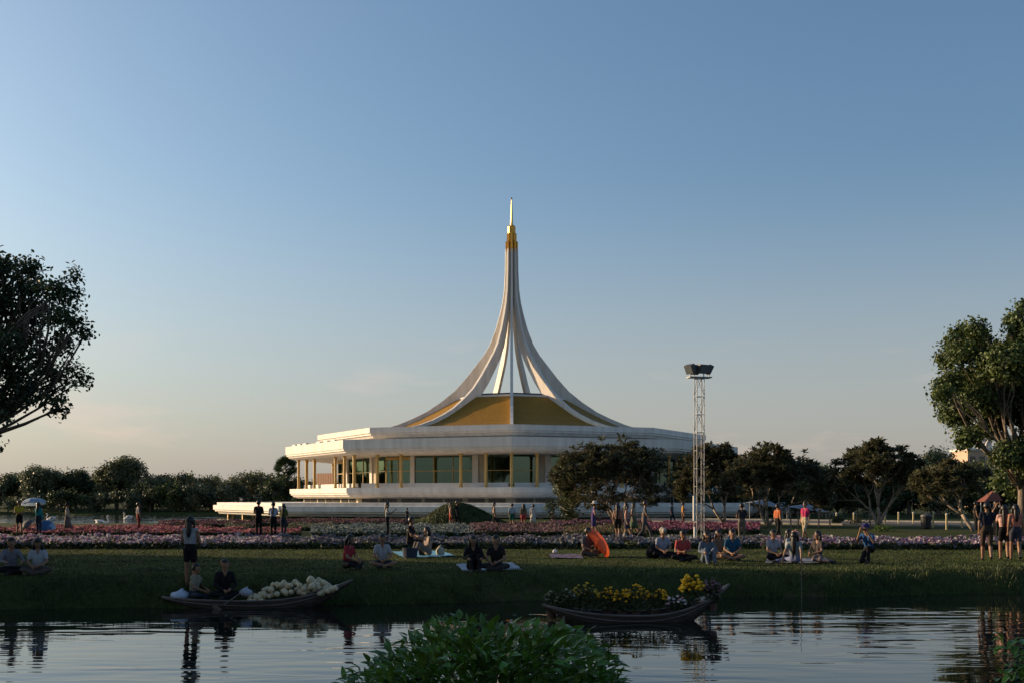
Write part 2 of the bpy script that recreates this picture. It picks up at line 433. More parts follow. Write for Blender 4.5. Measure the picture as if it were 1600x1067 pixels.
# ------------------------------------------------------------------ pavilion (nine sides, centre 140 m away)
DC = 140.0
CX = (799.5 - 800) / F * DC
def V9(R, k, z=0.0):
    a = 2 * PI * k / 9
    return Vector((CX + R * math.sin(a), DC - R * math.cos(a), z))
pav = thing('pavilion', 'white nine-sided pavilion with sweeping ribs, gold roof and tall spire', 'pavilion', (0, 0, 0))
CC = (CX, DC, 0)
def ring(name, prof, m, parent=pav, closed=True):
    mb = MB(); mb.lathe(prof, 9, CC, closed=closed); return mb.build(name, m, parent)
base = ring('base_terrace', [(36.75, 1.5), (36.75, 1.2), (37.2, 1.17), (37.2, 0.62), (37.0, 0.58), (37.0, 0.42), (36.7, 0.38), (36.5, 0.12), (30, 0.12), (20, 1.5)], M_white)
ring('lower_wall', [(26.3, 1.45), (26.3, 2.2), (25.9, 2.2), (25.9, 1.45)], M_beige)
terr = ring('veranda_slab', [(28.0, 3.12), (28.0, 2.55), (27.85, 2.52), (27.85, 2.36), (27.65, 2.33), (27.55, 2.15), (27.0, 1.97), (20, 1.97), (6, 2.4), (6, 3.12)], M_white)
eave = ring('lower_roof', [(28.5, 8.33), (28.5, 7.35), (28.38, 7.32), (28.38, 7.13), (28.2, 7.1), (28.1, 6.92), (27.3, 6.72), (10, 6.72), (10, 8.28)], M_white)
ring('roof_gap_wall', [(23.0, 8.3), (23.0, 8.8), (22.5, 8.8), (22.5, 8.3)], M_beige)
upper = ring('upper_roof', [(24.6, 9.84), (24.6, 9.24), (24.42, 9.2), (24.42, 9.02), (24.2, 8.98), (24.0, 8.72), (23.2, 8.56), (12, 8.56), (12, 9.9)], M_white)
ring('ceiling_beam', [(20.8, 6.7), (20.8, 6.3), (20.3, 6.3), (20.3, 6.7)], M_goldpaint)
# stubby upstands along the lower roof's left edge
for k, ts in ((7, (.10, .2, .3, .55, .68, .8)),):
    for t_ in ts:
        p = V9(27.9, k, 8.42).lerp(V9(27.9, k + 1, 8.42), t_)
        a = 2 * PI * (k + .5) / 9
        mb = MB(); mb.box(p, (1.2, 0.5, 0.24), a); mb.build('roof_upstand', M_white2, eave)
# piles under the base terrace
for k in range(9):
    for t_ in (.12, .37, .62, .87):
        p = V9(36.1, k).lerp(V9(36.1, k + 1), t_)
        mb = MB(); mb.box((p.x, p.y, -0.7), (.35, .35, 1.7), 2 * PI * (k + .5) / 9); mb.build('pile', M_goldpaint, base)
# basement windows with bars
for k in range(9):
    fa = 2 * PI * (k + .5) / 9
    for t0, t1 in ((.03, .13), (.155, .26), (.30, .42), (.45, .56), (.585, .69), (.73, .83), (.86, .96)):
        p0 = V9(26.33, k, 1.74).lerp(V9(26.33, k + 1, 1.74), t0); p1 = V9(26.33, k, 1.74).lerp(V9(26.33, k + 1, 1.74), t1)
        w = (p1 - p0).length; pc = (p0 + p1) / 2
        mb = MB(); mb.box(pc, (w, .03, .42), fa)
        wd = mb.build('window', M_darkglass if False else mat('dark_pane', (0.03, 0.034, 0.032), 0.15, 0.2, 2, spec=0.6), pav)
        mb = MB(); nb = 6
        for i in range(nb + 1):
            q = p0.lerp(p1, i / nb); mb.box(q + Vector((math.sin(fa), -math.cos(fa), 0)) * .04, (.05, .05, .42), fa)
        stuff(mb.build('window_bar', M_dark, wd))
# columns and the low parapet between them
colmesh = None
TS = (0, .155, .31, .69, .845)
for k in range(9):
    fa = 2 * PI * (k + .5) / 9
    for t_ in TS:
        p = V9(26.9, k).lerp(V9(26.9, k + 1), t_)
        if colmesh is None:
            mb = MB(); mb.lathe([(.24, 0), (.24, .12), (.17, .16), (.16, 3.35), (.22, 3.42), (.22, 3.62)], 12, (0, 0, 0), caps=True)
            colmesh = mb.mesh('column', M_goldpaint, False)
        link('column', colmesh, pav, (p.x, p.y, 3.11))
    Rp = 26.2
    segs = ((.02, .98),) if k in (0, 8) else ((.01, .04), (.06, .14), (.17, .20), (.23, .3), (.325, .675), (.70, .78), (.81, .86), (.89, .97))
    for t0, t1 in segs:
        p0 = V9(Rp, k, 3.36).lerp(V9(Rp, k + 1, 3.36), t0); p1 = V9(Rp, k, 3.36).lerp(V9(Rp, k + 1, 3.36), t1)
        mb = MB(); mb.box((p0 + p1) / 2, ((p1 - p0).length, .3, .52), fa); mb.build('parapet', M_white2, pav)
# glazed hall inside the veranda
RW = 22.0
for k in range(9):
    fa = 2 * PI * (k + .5) / 9; out = Vector((math.sin(fa), -math.cos(fa), 0))
    A, B = (V9(RW, k), V9(RW, k + 1))
    if k % 2 == 0: A, B = A, B
    flip = k >= 5                      # left half mirrors the right half
    def pt(t_, z): 
        q = B.lerp(A, t_) if flip else A.lerp(B, t_)
        return Vector((q.x, q.y, z))
    L_ = (B - A).length
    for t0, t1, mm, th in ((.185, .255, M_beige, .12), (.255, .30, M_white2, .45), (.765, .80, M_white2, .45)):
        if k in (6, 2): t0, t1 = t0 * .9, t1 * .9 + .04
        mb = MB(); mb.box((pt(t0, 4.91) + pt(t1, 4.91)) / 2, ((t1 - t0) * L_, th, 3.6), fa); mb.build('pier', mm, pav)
    for t0, t1, npn in ((.0, .185, 1), (.30, .765, 3), (.80, 1.0, 2)):
        for i in range(npn):
            a0 = t0 + (t1 - t0) * i / npn; a1 = t0 + (t1 - t0) * (i + 1) / npn
            q0, q1 = pt(a0, 4.9), pt(a1, 4.9)
            mb = MB(); mb.box((q0 + q1) / 2, ((a1 - a0) * L_ - .06, .03, 3.52), fa)
            pane = mb.build('window_pane', M_clear if npn == 2 else M_glass, pav)
            mb = MB(); u = (q1 - q0).normalized(); w = (q1 - q0).length
            mb.box((q0 + q1) / 2 + out * .05 + Vector((0, 0, .12)), (w, .06, .07), fa)
            mb.box(q0 + u * .03 + out * .05, (.07, .07, 3.5), fa)
            if npn == 2: mb.box((q0 + q1) / 2 + out * .05 + Vector((0, 0, 1.55)), (w, .07, .3), fa)
            mb.build('window_frame', M_goldpaint, pane)
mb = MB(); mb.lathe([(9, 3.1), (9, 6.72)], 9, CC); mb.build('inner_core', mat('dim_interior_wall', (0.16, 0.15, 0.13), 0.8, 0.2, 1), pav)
# gilded dais behind the front glass
mb = MB(); d = V9(16, 0)
for dx, h, w in ((-3.6, .9, .7), (-2.6, 1.7, .7), (-1.5, 1.3, 1.0), (0, 1.5, 1.6), (1.5, 1.3, 1.0), (2.6, 1.9, .7), (3.6, .9, .7)):
    mb.box((d.x + dx, d.y, 3.12 + h / 2), (w, .7, h))
mb.box((d.x, d.y, 5.05), (6.4, .6, .5))
mb.build('gilded_dais', M_goldpaint, pav)
# timber screen at the end of the veranda
mb = MB(); s0, s1 = P(495, 750, 149), P(521, 750, 147)
fa = math.atan2(s1.y - s0.y, s1.x - s0.x)
q = s0.lerp(s1, .5); mb.box((q.x, q.y, 4.45), ((s1 - s0).length, .1, 1.9), fa)
scr = mb.build('timber_screen', M_wood, pav)
for i in range(7):
    q = s0.lerp(s1, (i + .5) / 7); mb = MB(); mb.box((q.x, q.y - .04, 4.45), ((s1 - s0).length / 7 - .05, .12, 1.86), fa); mb.build('plank', M_wood, scr)
# gold roof panels
prof = [(6.9, 14.6), (8.3, 13.85), (10, 12.9), (12, 11.85), (14, 11.0), (16, 10.4), (18, 10.0)]
def tile_mat():
    m = mat('gold_mosaic_tile', (0.25, 0.13, 0.014), 0.6, 0.12, 2.5, spec=0.15)
    n, l = m.node_tree.nodes, m.node_tree.links
    tcn = n.new('ShaderNodeTexCoord'); bt = n.new('ShaderNodeTexVoronoi'); bt.inputs['Scale'].default_value = 5.0
    bt.feature = 'DISTANCE_TO_EDGE'
    l.new(tcn.outputs['Object'], bt.inputs['Vector'])
    bu = n.new('ShaderNodeBump'); bu.inputs['Strength'].default_value = 0.35; bu.inputs['Distance'].default_value = 0.05
    l.new(bt.outputs['Distance'], bu.inputs['Height']); l.new(bu.outputs['Normal'], n['Principled BSDF'].inputs['Normal'])
    return m
M_tile = tile_mat()
for k in range(9):
    mb = MB(); vs = []
    for r, z in prof:
        vs += [V9(r, k, z), V9(r, k + 1, z)]
    n = len(prof)
    vs2 = [v - Vector((0, 0, .25)) for v in vs]
    mb.add(vs, [(2 * i, 2 * i + 1, 2 * i + 3, 2 * i + 2) for i in range(n - 1)])
    mb.add(vs2, [(2 * i, 2 * i + 2, 2 * i + 3, 2 * i + 1) for i in range(n - 1)])
    mb.build('roof_panel', M_tile, pav, smooth=False, fix=False)
mb = MB(); mb.lathe([(7.1, 14.45), (7.1, 14.72), (0.5, 14.72), (0.5, 14.45)], 9, CC, closed=True); mb.build('roof_collar', M_white2, pav)
mb = MB(); mb.lathe([(6.1, 14.74), (6.1, 15.0), (0.5, 15.0), (0.5, 14.74)], 9, CC, closed=True); mb.build('roof_plate', M_dark, pav)
# nine sweeping ribs
OUT = [(33.9, .82), (31, .86), (28.7, .97), (27, 1.2), (25.4, 1.56), (23.5, 2.1), (21.7, 2.79), (20.3, 3.6), (19.0, 4.6), (17.3, 5.9), (15.6, 7.4), (14.2, 9.1), (12.9, 11.0), (12.0, 12.8), (11.25, 14.6), (10.55, 16.8), (10.05, 19.2)]
DEP = [.62, .64, .68, .76, .88, 1.04, 1.2, 1.32, 1.42, 1.5, 1.55, 1.5, 1.4, 1.2, 1.0, .8, .5]
for k in range(9):
    a = 2 * PI * k / 9; rad = Vector((math.sin(a), -math.cos(a), 0)); tan = Vector((math.cos(a), math.sin(a), 0))
    vs = []
    for i, (z, r) in enumerate(OUT):
        z0, r0 = OUT[max(i - 1, 0)]; z1, r1 = OUT[min(i + 1, len(OUT) - 1)]
        tx, tz = r1 - r0, z1 - z0; L = math.hypot(tx, tz)
        nx_, nz_ = tz / L, -tx / L                       # inward and downward
        o = Vector((CX, DC, z)) + rad * r
        inn = Vector((CX, DC, z + nz_ * DEP[i])) + rad * max(.12, r + nx_ * DEP[i])
        w = .125 + .055 * min(1, i / 8)
        wi = min(w, max(.05, (inn - Vector((CX, DC, inn.z))).length * .33))
        vs += [o + tan * w, o - tan * w, inn - tan * wi, inn + tan * wi]
    n = len(OUT); mb = MB()
    fs = [(4 * i + j, 4 * i + (j + 1) % 4, 4 * i + 4 + (j + 1) % 4, 4 * i + 4 + j) for i in range(n - 1) for j in range(4)]
    fs += [(0, 1, 2, 3), (4 * n - 4, 4 * n - 1, 4 * n - 2, 4 * n - 3)]
    mb.add(vs, fs); mb.build('roof_rib', M_white, pav)
# tiered gilded finial and spire
fin = MB(); fin.lathe([(.5, 33.4), (.5, 36.8)], 9, CC, caps=True); fin = fin.build('finial', M_gold, pav)
for r, z0, z1 in ((.84, 33.6, 34.9), (.66, 34.5, 35.95), (.47, 35.6, 36.95)):
    for k in range(9):
        p = V9(r - .17, k)
        mb = MB(); mb.lathe([(.12, z0), (.17, z0 + .08), (.17, z1 - .1), (.12, z1)], 6, (p.x, p.y, 0), caps=True); mb.build('finial_fluting', M_gold, fin)
mb = MB(); mb.lathe([(.22, 36.8), (.17, 37.4), (.14, 38.5), (.09, 39.6), (.04, 40.4), (.01, 40.65)], 10, CC, caps=True); mb.build('spire', M_goldpale, pav)
mb = MB(); mb.lathe([(.08, 40.3), (.09, 40.42), (.02, 40.7)], 8, CC, caps=True); mb.build('spire_tip', M_dark, pav)
# ------------------------------------------------------------------ trees
LM = dict(dark=leafmat('dark_broad_leaf', (0.030, 0.048, 0.016)), mid=leafmat('mid_green_leaf', (0.068, 0.095, 0.026)),
          far=leafmat('hazed_far_leaf', (0.084, 0.102, 0.05), scale=0.5), olive=leafmat('olive_leaf', (0.088, 0.098, 0.042), scale=0.6),  # far leaf: colour lightened to stand in for distance haze
          frang=leafmat('frangipani_leaf', (0.088, 0.088, 0.044), scale=2.5), bush=leafmat('glossy_bush_leaf', (0.058, 0.135, 0.02), rough=0.35, scale=6),
          bloom=leafmat('bloom_leaf', (0.035, 0.05, 0.015)))
def vary_by_object(m):
    n, l = m.node_tree.nodes, m.node_tree.links; b = n['Principled BSDF']
    oi = n.new('ShaderNodeObjectInfo'); hs = n.new('ShaderNodeHueSaturation'); mr = n.new('ShaderNodeMapRange'); mr2 = n.new('ShaderNodeMapRange')
    mr.inputs['To Min'].default_value = 0.55; mr.inputs['To Max'].default_value = 1.7
    mr2.inputs['To Min'].default_value = 0.455; mr2.inputs['To Max'].default_value = 0.515
    src = b.inputs['Base Color'].links[0].from_socket
    l.new(oi.outputs['Random'], mr.inputs['Value']); l.new(oi.outputs['Random'], mr2.inputs['Value'])
    l.new(mr.outputs[0], hs.inputs['Value']); l.new(mr2.outputs[0], hs.inputs['Hue']); l.new(src, hs.inputs['Color'])
    l.new(hs.outputs['Color'], b.inputs['Base Color'])
    for nd in n:
        if nd.type == 'BSDF_TRANSLUCENT': l.new(hs.outputs['Color'], nd.inputs['Color'])
vary_by_object(LM['bush'])
def clump_leaves(clumps, rng, size, dens, flat=1.0, up=0.35):
    """leaves through the outer shell of ellipsoid clumps [(centre, radius)], in small tufts"""
    Cs, Ns = [], []
    for c, r in clumps:
        nt = max(8, int(dens * r * r))
        d = rand_dirs(nt, rng); rad = r * rng.uniform(0.35, 1.0, nt) ** 0.5 * (1 + 0.25 * rng.normal(size=nt) * .5)
        tc_ = np.array(c) + d * rad[:, None] * np.array([1, 1, flat])
        k = 7
        pts = np.repeat(tc_, k, axis=0) + rng.normal(size=(nt * k, 3)) * size * 1.1
        nn = np.repeat(d, k, axis=0) + rng.normal(size=(nt * k, 3)) * 0.7 + np.array([0, 0, up])
        Cs.append(pts); Ns.append(nn)
    C = np.concatenate(Cs); N = np.concatenate(Ns)
    return C, N, size * rng.uniform(0.7, 1.5, len(C))
def limb(mb, a, b, r0, r1, rr, bend=0.12, n=5, mi=0, sides=6):
    a, b = Vector(a), Vector(b); L = (b - a).length
    off = Vector((rr.uniform(-1, 1), rr.uniform(-1, 1), rr.uniform(-.2, 1))) * L * bend
    pts = []; rs = []
    for i in range(n + 1):
        t = i / n; w = math.sin(t * PI)
        pts.append(a.lerp(b, t) + off * w + Vector((rr.uniform(-1, 1), rr.uniform(-1, 1), 0)) * L * .015 * w)
        rs.append(r0 + (r1 - r0) * t)
    mb.tube(pts, rs, sides, mi)
    return pts
def clump_tree(name, label, base, clumps, leaf, size, dens, trunk_r, fork_h, seed, group='', bark=None, flat=0.85, cat='tree', lean=(0, 0)):
    rr = random.Random(seed); rng = np.random.default_rng(seed)
    base = Vector(base)
    t = thing(name, label, cat, base, 0, group or None)
    loc = [(Vector(c) - base, r) for c, r in clumps]
    mb = MB(); fork = Vector((lean[0], lean[1], fork_h))
    limb(mb, (0, 0, -.2), fork, trunk_r, trunk_r * .75, rr, .04, 6, sides=9)
    for c, r in loc:
        tgt = c - Vector((0, 0, r * .2))
        start = fork * rr.uniform(.8, 1.0)
        pts = limb(mb, start, tgt, trunk_r * rr.uniform(.28, .5), trunk_r * .07, rr, .14)
        for q in range(3):
            e2 = c + Vector((rr.uniform(-1, 1), rr.uniform(-1, 1), rr.uniform(-.3, 1))) * r * .8
            limb(mb, pts[3], e2, trunk_r * .16, trunk_r * .03, rr, .15, 3, sides=4)
    mb.build('trunk', bark or M_bark, t, smooth=True)
    C, N, L = clump_leaves(loc, rng, size, dens, flat)
    link('crown', leaves_mesh('crown', LM[leaf] if isinstance(leaf, str) else leaf, C, N, L, L * (.78 if base.y > 70 or name == 'shade_tree' else .62), None, .12, rng, base.y > 70 or name == 'shade_tree'), t)
    return t
def ell_clumps(c, rx, rz, n, rr, ry=None, rmin=.28, rmax=.45):
    """n clumps through an ellipsoid crown"""
    out = []; ry = ry or rx
    for i in range(n):
        while True:
            p = (rr.uniform(-1, 1), rr.uniform(-1, 1), rr.uniform(-1, 1))
            if sum(q * q for q in p) < 1: break
        k = rr.uniform(rmin, rmax) * min(rx, rz)
        out.append((Vector((c[0] + p[0] * (rx - k), c[1] + p[1] * (ry - k), c[2] + p[2] * (rz - k))), k))
    return out

# big tree at the left edge
YL = 30.0
cl = [(2, 412, 17), (-12, 430, 30), (32, 420, 17), (53, 416, 14), (45, 445, 26), (112, 432, 12), (78, 455, 22), (108, 466, 18), (15, 470, 30), (60, 490, 28),
      (100, 495, 20), (122, 500, 9), (131, 522, 13), (40, 525, 28), (92, 535, 20), (10, 540, 30), (112, 570, 10), (128, 590, 14), (60, 565, 24), (90, 590, 20),
      (25, 585, 28), (90, 636, 14), (75, 615, 16), (45, 615, 18), (12, 622, 20), (-5, 690, 9), (10, 655, 8), (-40, 480, 45), (-50, 560, 50), (-60, 420, 40), (-95, 500, 55), (-90, 590, 45), (-40, 620, 30), (-130, 450, 45), (-140, 540, 45)]
rr = random.Random(11)
cl3 = []
for x, y, r in cl:
    cl3.append((P(x, y, YL + rr.uniform(-1.8, 1.8)), r / F * YL * .95))
clump_tree('broadleaf_tree', 'dark broad-leaved tree at the left edge, its crown cut by the frame', (P(-85, 800, YL).x, YL, 0), cl3, 'dark', .10, 430, .2, 3.6, 21, 'broad-leaved trees on the lawn')
# big tree at the right edge
YR = 54.0
cl = [(1524, 516, 14), (1500, 521, 11), (1487, 537, 10), (1479, 562, 14), (1530, 542, 22), (1505, 548, 18), (1545, 566, 20), (1482, 597, 15), (1470, 615, 12), (1498, 640, 26), (1512, 683, 16),
      (1510, 595, 22), (1535, 620, 26), (1545, 665, 20), (1565, 640, 26), (1575, 565, 28), (1590, 505, 17), (1600, 480, 9), (1590, 600, 30), (1560, 600, 20), (1600, 545, 30), (1625, 520, 28), (1640, 590, 40), (1620, 650, 30), (1680, 560, 40),
      (1570, 712, 18), (1592, 706, 20), (1578, 735, 15), (1598, 745, 18), (1620, 720, 25), (1660, 640, 40), (1700, 620, 40), (1560, 752, 8), (1585, 762, 10)]
cl3 = [(P(x, y, YR + rr.uniform(-2.4, 2.4)), r / F * YR * 1.08) for x, y, r in cl]
clump_tree('broadleaf_tree', 'tall mid green tree at the right edge beside the walkers in shorts', (P(1592, 838, YR).x, YR, 0), cl3, 'mid', .16, 400, .26, 2.8, 22, 'broad-leaved trees on the lawn', lean=(.1, 0))

# trees out of the frame to the left and behind, that shade the near bank
rr = random.Random(5)
shade = [(-23.0, 33.5, 9.0, 4.2), (-29.0, 36.0, 11, 5.2), (-31.5, 55.5, 10.0, 4.2), (-33, 35, 10, 5.5), (-22.5, 24.5, 9.5, 5.0), (-30, 27, 10, 5.5), (-14.5, 5.0, 10, 5.0), (-44, 42, 14, 6.0), (-20, 14, 10.5, 5.5), (-48, 43, 18, 7),
         (-7, -5.5, 11, 5.5), (5.5, -7.0, 12, 6.0), (15, -4, 11, 5.5), (16.5, 7.0, 10, 5.0), (-38, 20, 11, 6), (-60, 49, 20, 8)]
names = ['just left of the frame beside the lawn', 'outside the frame left of the flower rows', 'outside the frame, farther left', 'outside the frame behind the seated pair', 'outside the frame on the left bank', 'outside the frame beyond the left bank',
         'on the near bank, left of the camera', 'outside the frame at the far left', 'outside the frame across the left pond end', 'in the second row outside the frame', 'behind the camera, left', 'behind the camera, right', 'behind the camera, far right', 'on the near bank, right of the camera', 'outside the frame, far left of the pond', 'outside the frame, leftmost by the lake']
for (x, y, h, r), nm in zip(shade, names):
    cc = ell_clumps((x, y, h * .6), r, h * .38, 16, rr)
    clump_tree('shade_tree', 'leafy shade tree ' + nm, (x, y, float(ground_z(x, y))), cc, 'mid', .28, 30, .22, h * .32, int(x * 7 + y * 3) % 999, 'shade trees out of the frame')

# trees across the lake on the left, each its own crown
farspec = [  # px centre, top y, half width px, depth, leaf, words
    (15, 737, 34, 172, 'far', 'low rounded far tree at the left edge of the lake shore'),
    (64, 721, 26, 166, 'far', 'far tree with a ragged tip behind the pale blue umbrella'),
    (118, 731, 36, 170, 'dark', 'dark far tree left of the tallest crown on the lake shore'),
    (183, 706, 40, 168, 'olive', 'tallest domed far tree on the lake shore'),
    (238, 741, 28, 164, 'far', 'far tree just right of the tallest domed crown'),
    (292, 737, 40, 170, 'olive', 'broad flat-topped far tree between tallest crown and pavilion'),
    (345, 744, 30, 176, 'far', 'small pale far tree behind the low terrace end'),
    (398, 735, 32, 182, 'olive', 'airy far tree above the three standing friends'),
    (432, 742, 26, 172, 'dark', 'dark far tree touching the veranda corner'),
    (-30, 733, 40, 175, 'dark', 'far tree cut by the left frame edge'),
    (508, 740, 26, 190, 'far', 'far tree seen between the veranda columns'),
    (470, 748, 22, 185, 'olive', 'lower far tree behind the leftmost veranda columns'),
    (452, 737, 30, 166, 'dark', 'dark bushy far tree below the fan palm crown'), (275, 752, 30, 162, 'mid', 'low green far tree in front of the flat-topped one'), (330, 752, 34, 163, 'far', 'low far tree left of the terrace end'),
    (40, 738, 44, 196, 'far', 'back-row far tree filling behind the umbrella'), (95, 741, 44, 198, 'olive', 'back-row far tree behind the dark shore tree'), (150, 736, 44, 194, 'far', 'back-row far tree left of the tallest crown'),
    (215, 735, 44, 192, 'dark', 'back-row far tree right of the tallest crown'), (265, 740, 46, 198, 'far', 'back-row far tree behind the flat-topped one'), (320, 741, 46, 200, 'dark', 'back-row far tree behind the terrace end'),
    (372, 743, 46, 198, 'far', 'back-row far tree left of the three friends'), (420, 744, 42, 202, 'far', 'back-row far tree right of the three friends')]
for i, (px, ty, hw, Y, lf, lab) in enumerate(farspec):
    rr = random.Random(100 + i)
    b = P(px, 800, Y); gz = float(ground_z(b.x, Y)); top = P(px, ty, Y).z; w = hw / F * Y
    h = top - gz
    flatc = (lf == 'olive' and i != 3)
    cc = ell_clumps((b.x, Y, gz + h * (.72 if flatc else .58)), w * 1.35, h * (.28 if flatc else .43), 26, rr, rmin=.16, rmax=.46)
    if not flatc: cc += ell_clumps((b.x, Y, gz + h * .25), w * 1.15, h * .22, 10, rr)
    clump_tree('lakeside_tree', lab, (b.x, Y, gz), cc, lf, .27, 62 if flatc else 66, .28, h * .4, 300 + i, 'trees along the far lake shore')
for i, px in enumerate(range(-20, 450, 36)):
    rr = random.Random(200 + i); Y = 160 + rr.uniform(-2, 3); b = P(px + rr.uniform(-8, 8), 800, Y); gz = float(ground_z(b.x, Y))
    hh = rr.uniform(2.2, 4.2)
    cc = ell_clumps((b.x, Y, gz + hh * .48), rr.uniform(2.2, 3.2), hh * .55, 9, rr)
    lab = 'waterside shrub on the far lake shore, %s from the left' % ['first', 'second', 'third', 'fourth', 'fifth', 'sixth', 'seventh', 'eighth', 'ninth', 'tenth', 'eleventh', 'twelfth', 'thirteenth', 'fourteenth'][i]
    clump_tree('lakeside_shrub', lab, (b.x, Y, gz), cc, rr.choice(['far', 'dark', 'olive', 'mid']), .26, 70, .1, hh * .2, 400 + i, 'shrubs along the far lake shore', cat='shrub')
# fan palm left of the pavilion
def palm(px, ty, Y, seed):
    rr = random.Random(seed); b = P(px, 800, Y); gz = float(ground_z(b.x, Y)); h = P(px, ty, Y).z - gz
    t = thing('fan_palm', 'fan palm rising left of the veranda columns', 'palm', (b.x, Y, gz))
    mb = MB(); limb(mb, (0, 0, -.2), (0, 0, h * .80), .22, .16, rr, .02, 6, sides=8); mb.build('trunk', M_bark, t, smooth=True)
    C, N, A, L = [], [], [], []
    for i in range(64):
        d = Vector((rr.gauss(0, 1), rr.gauss(0, 1), rr.gauss(.2, .9))).normalized()
        cpt = Vector((0, 0, h * .82)) + d * rr.uniform(.7, 1.3)
        side = d.orthogonal().normalized(); nrm = d.cross(side)
        for q in range(9):
            a = (q - 4) / 4 * 1.2
            ax = (d * math.cos(a) + side * math.sin(a)); C.append(cpt + ax * .5); N.append(nrm + Vector((rr.uniform(-.2, .2),) * 3)); A.append(ax); L.append(1.1)
    link('crown', leaves_mesh('crown', LM['dark'], [tuple(c) for c in C], [tuple(n) for n in N], L, .16, np.array([tuple(a) for a in A])), t)
palm(447, 716, 168, 5)

# background trees on the right
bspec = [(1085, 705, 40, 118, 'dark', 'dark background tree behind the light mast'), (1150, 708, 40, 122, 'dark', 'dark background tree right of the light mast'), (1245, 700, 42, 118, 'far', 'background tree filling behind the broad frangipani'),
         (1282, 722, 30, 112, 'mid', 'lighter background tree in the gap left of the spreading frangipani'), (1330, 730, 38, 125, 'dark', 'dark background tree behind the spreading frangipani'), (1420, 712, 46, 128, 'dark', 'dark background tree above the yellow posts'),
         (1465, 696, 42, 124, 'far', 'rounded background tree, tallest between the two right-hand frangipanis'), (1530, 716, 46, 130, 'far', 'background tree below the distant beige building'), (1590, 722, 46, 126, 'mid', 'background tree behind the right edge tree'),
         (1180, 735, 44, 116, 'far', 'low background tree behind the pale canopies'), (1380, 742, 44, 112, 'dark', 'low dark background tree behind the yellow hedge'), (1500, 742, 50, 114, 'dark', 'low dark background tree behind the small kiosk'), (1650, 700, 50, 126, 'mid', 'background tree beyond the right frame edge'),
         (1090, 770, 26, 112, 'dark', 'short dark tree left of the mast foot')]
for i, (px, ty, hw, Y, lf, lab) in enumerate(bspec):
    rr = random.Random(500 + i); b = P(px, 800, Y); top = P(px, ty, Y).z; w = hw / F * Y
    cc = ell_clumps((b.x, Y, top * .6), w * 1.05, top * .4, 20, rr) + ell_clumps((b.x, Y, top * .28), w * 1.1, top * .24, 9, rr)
    clump_tree('background_tree', lab, (b.x, Y, 0), cc, lf, .26, 62, .25, top * .4, 520 + i, 'background trees right of the pavilion')

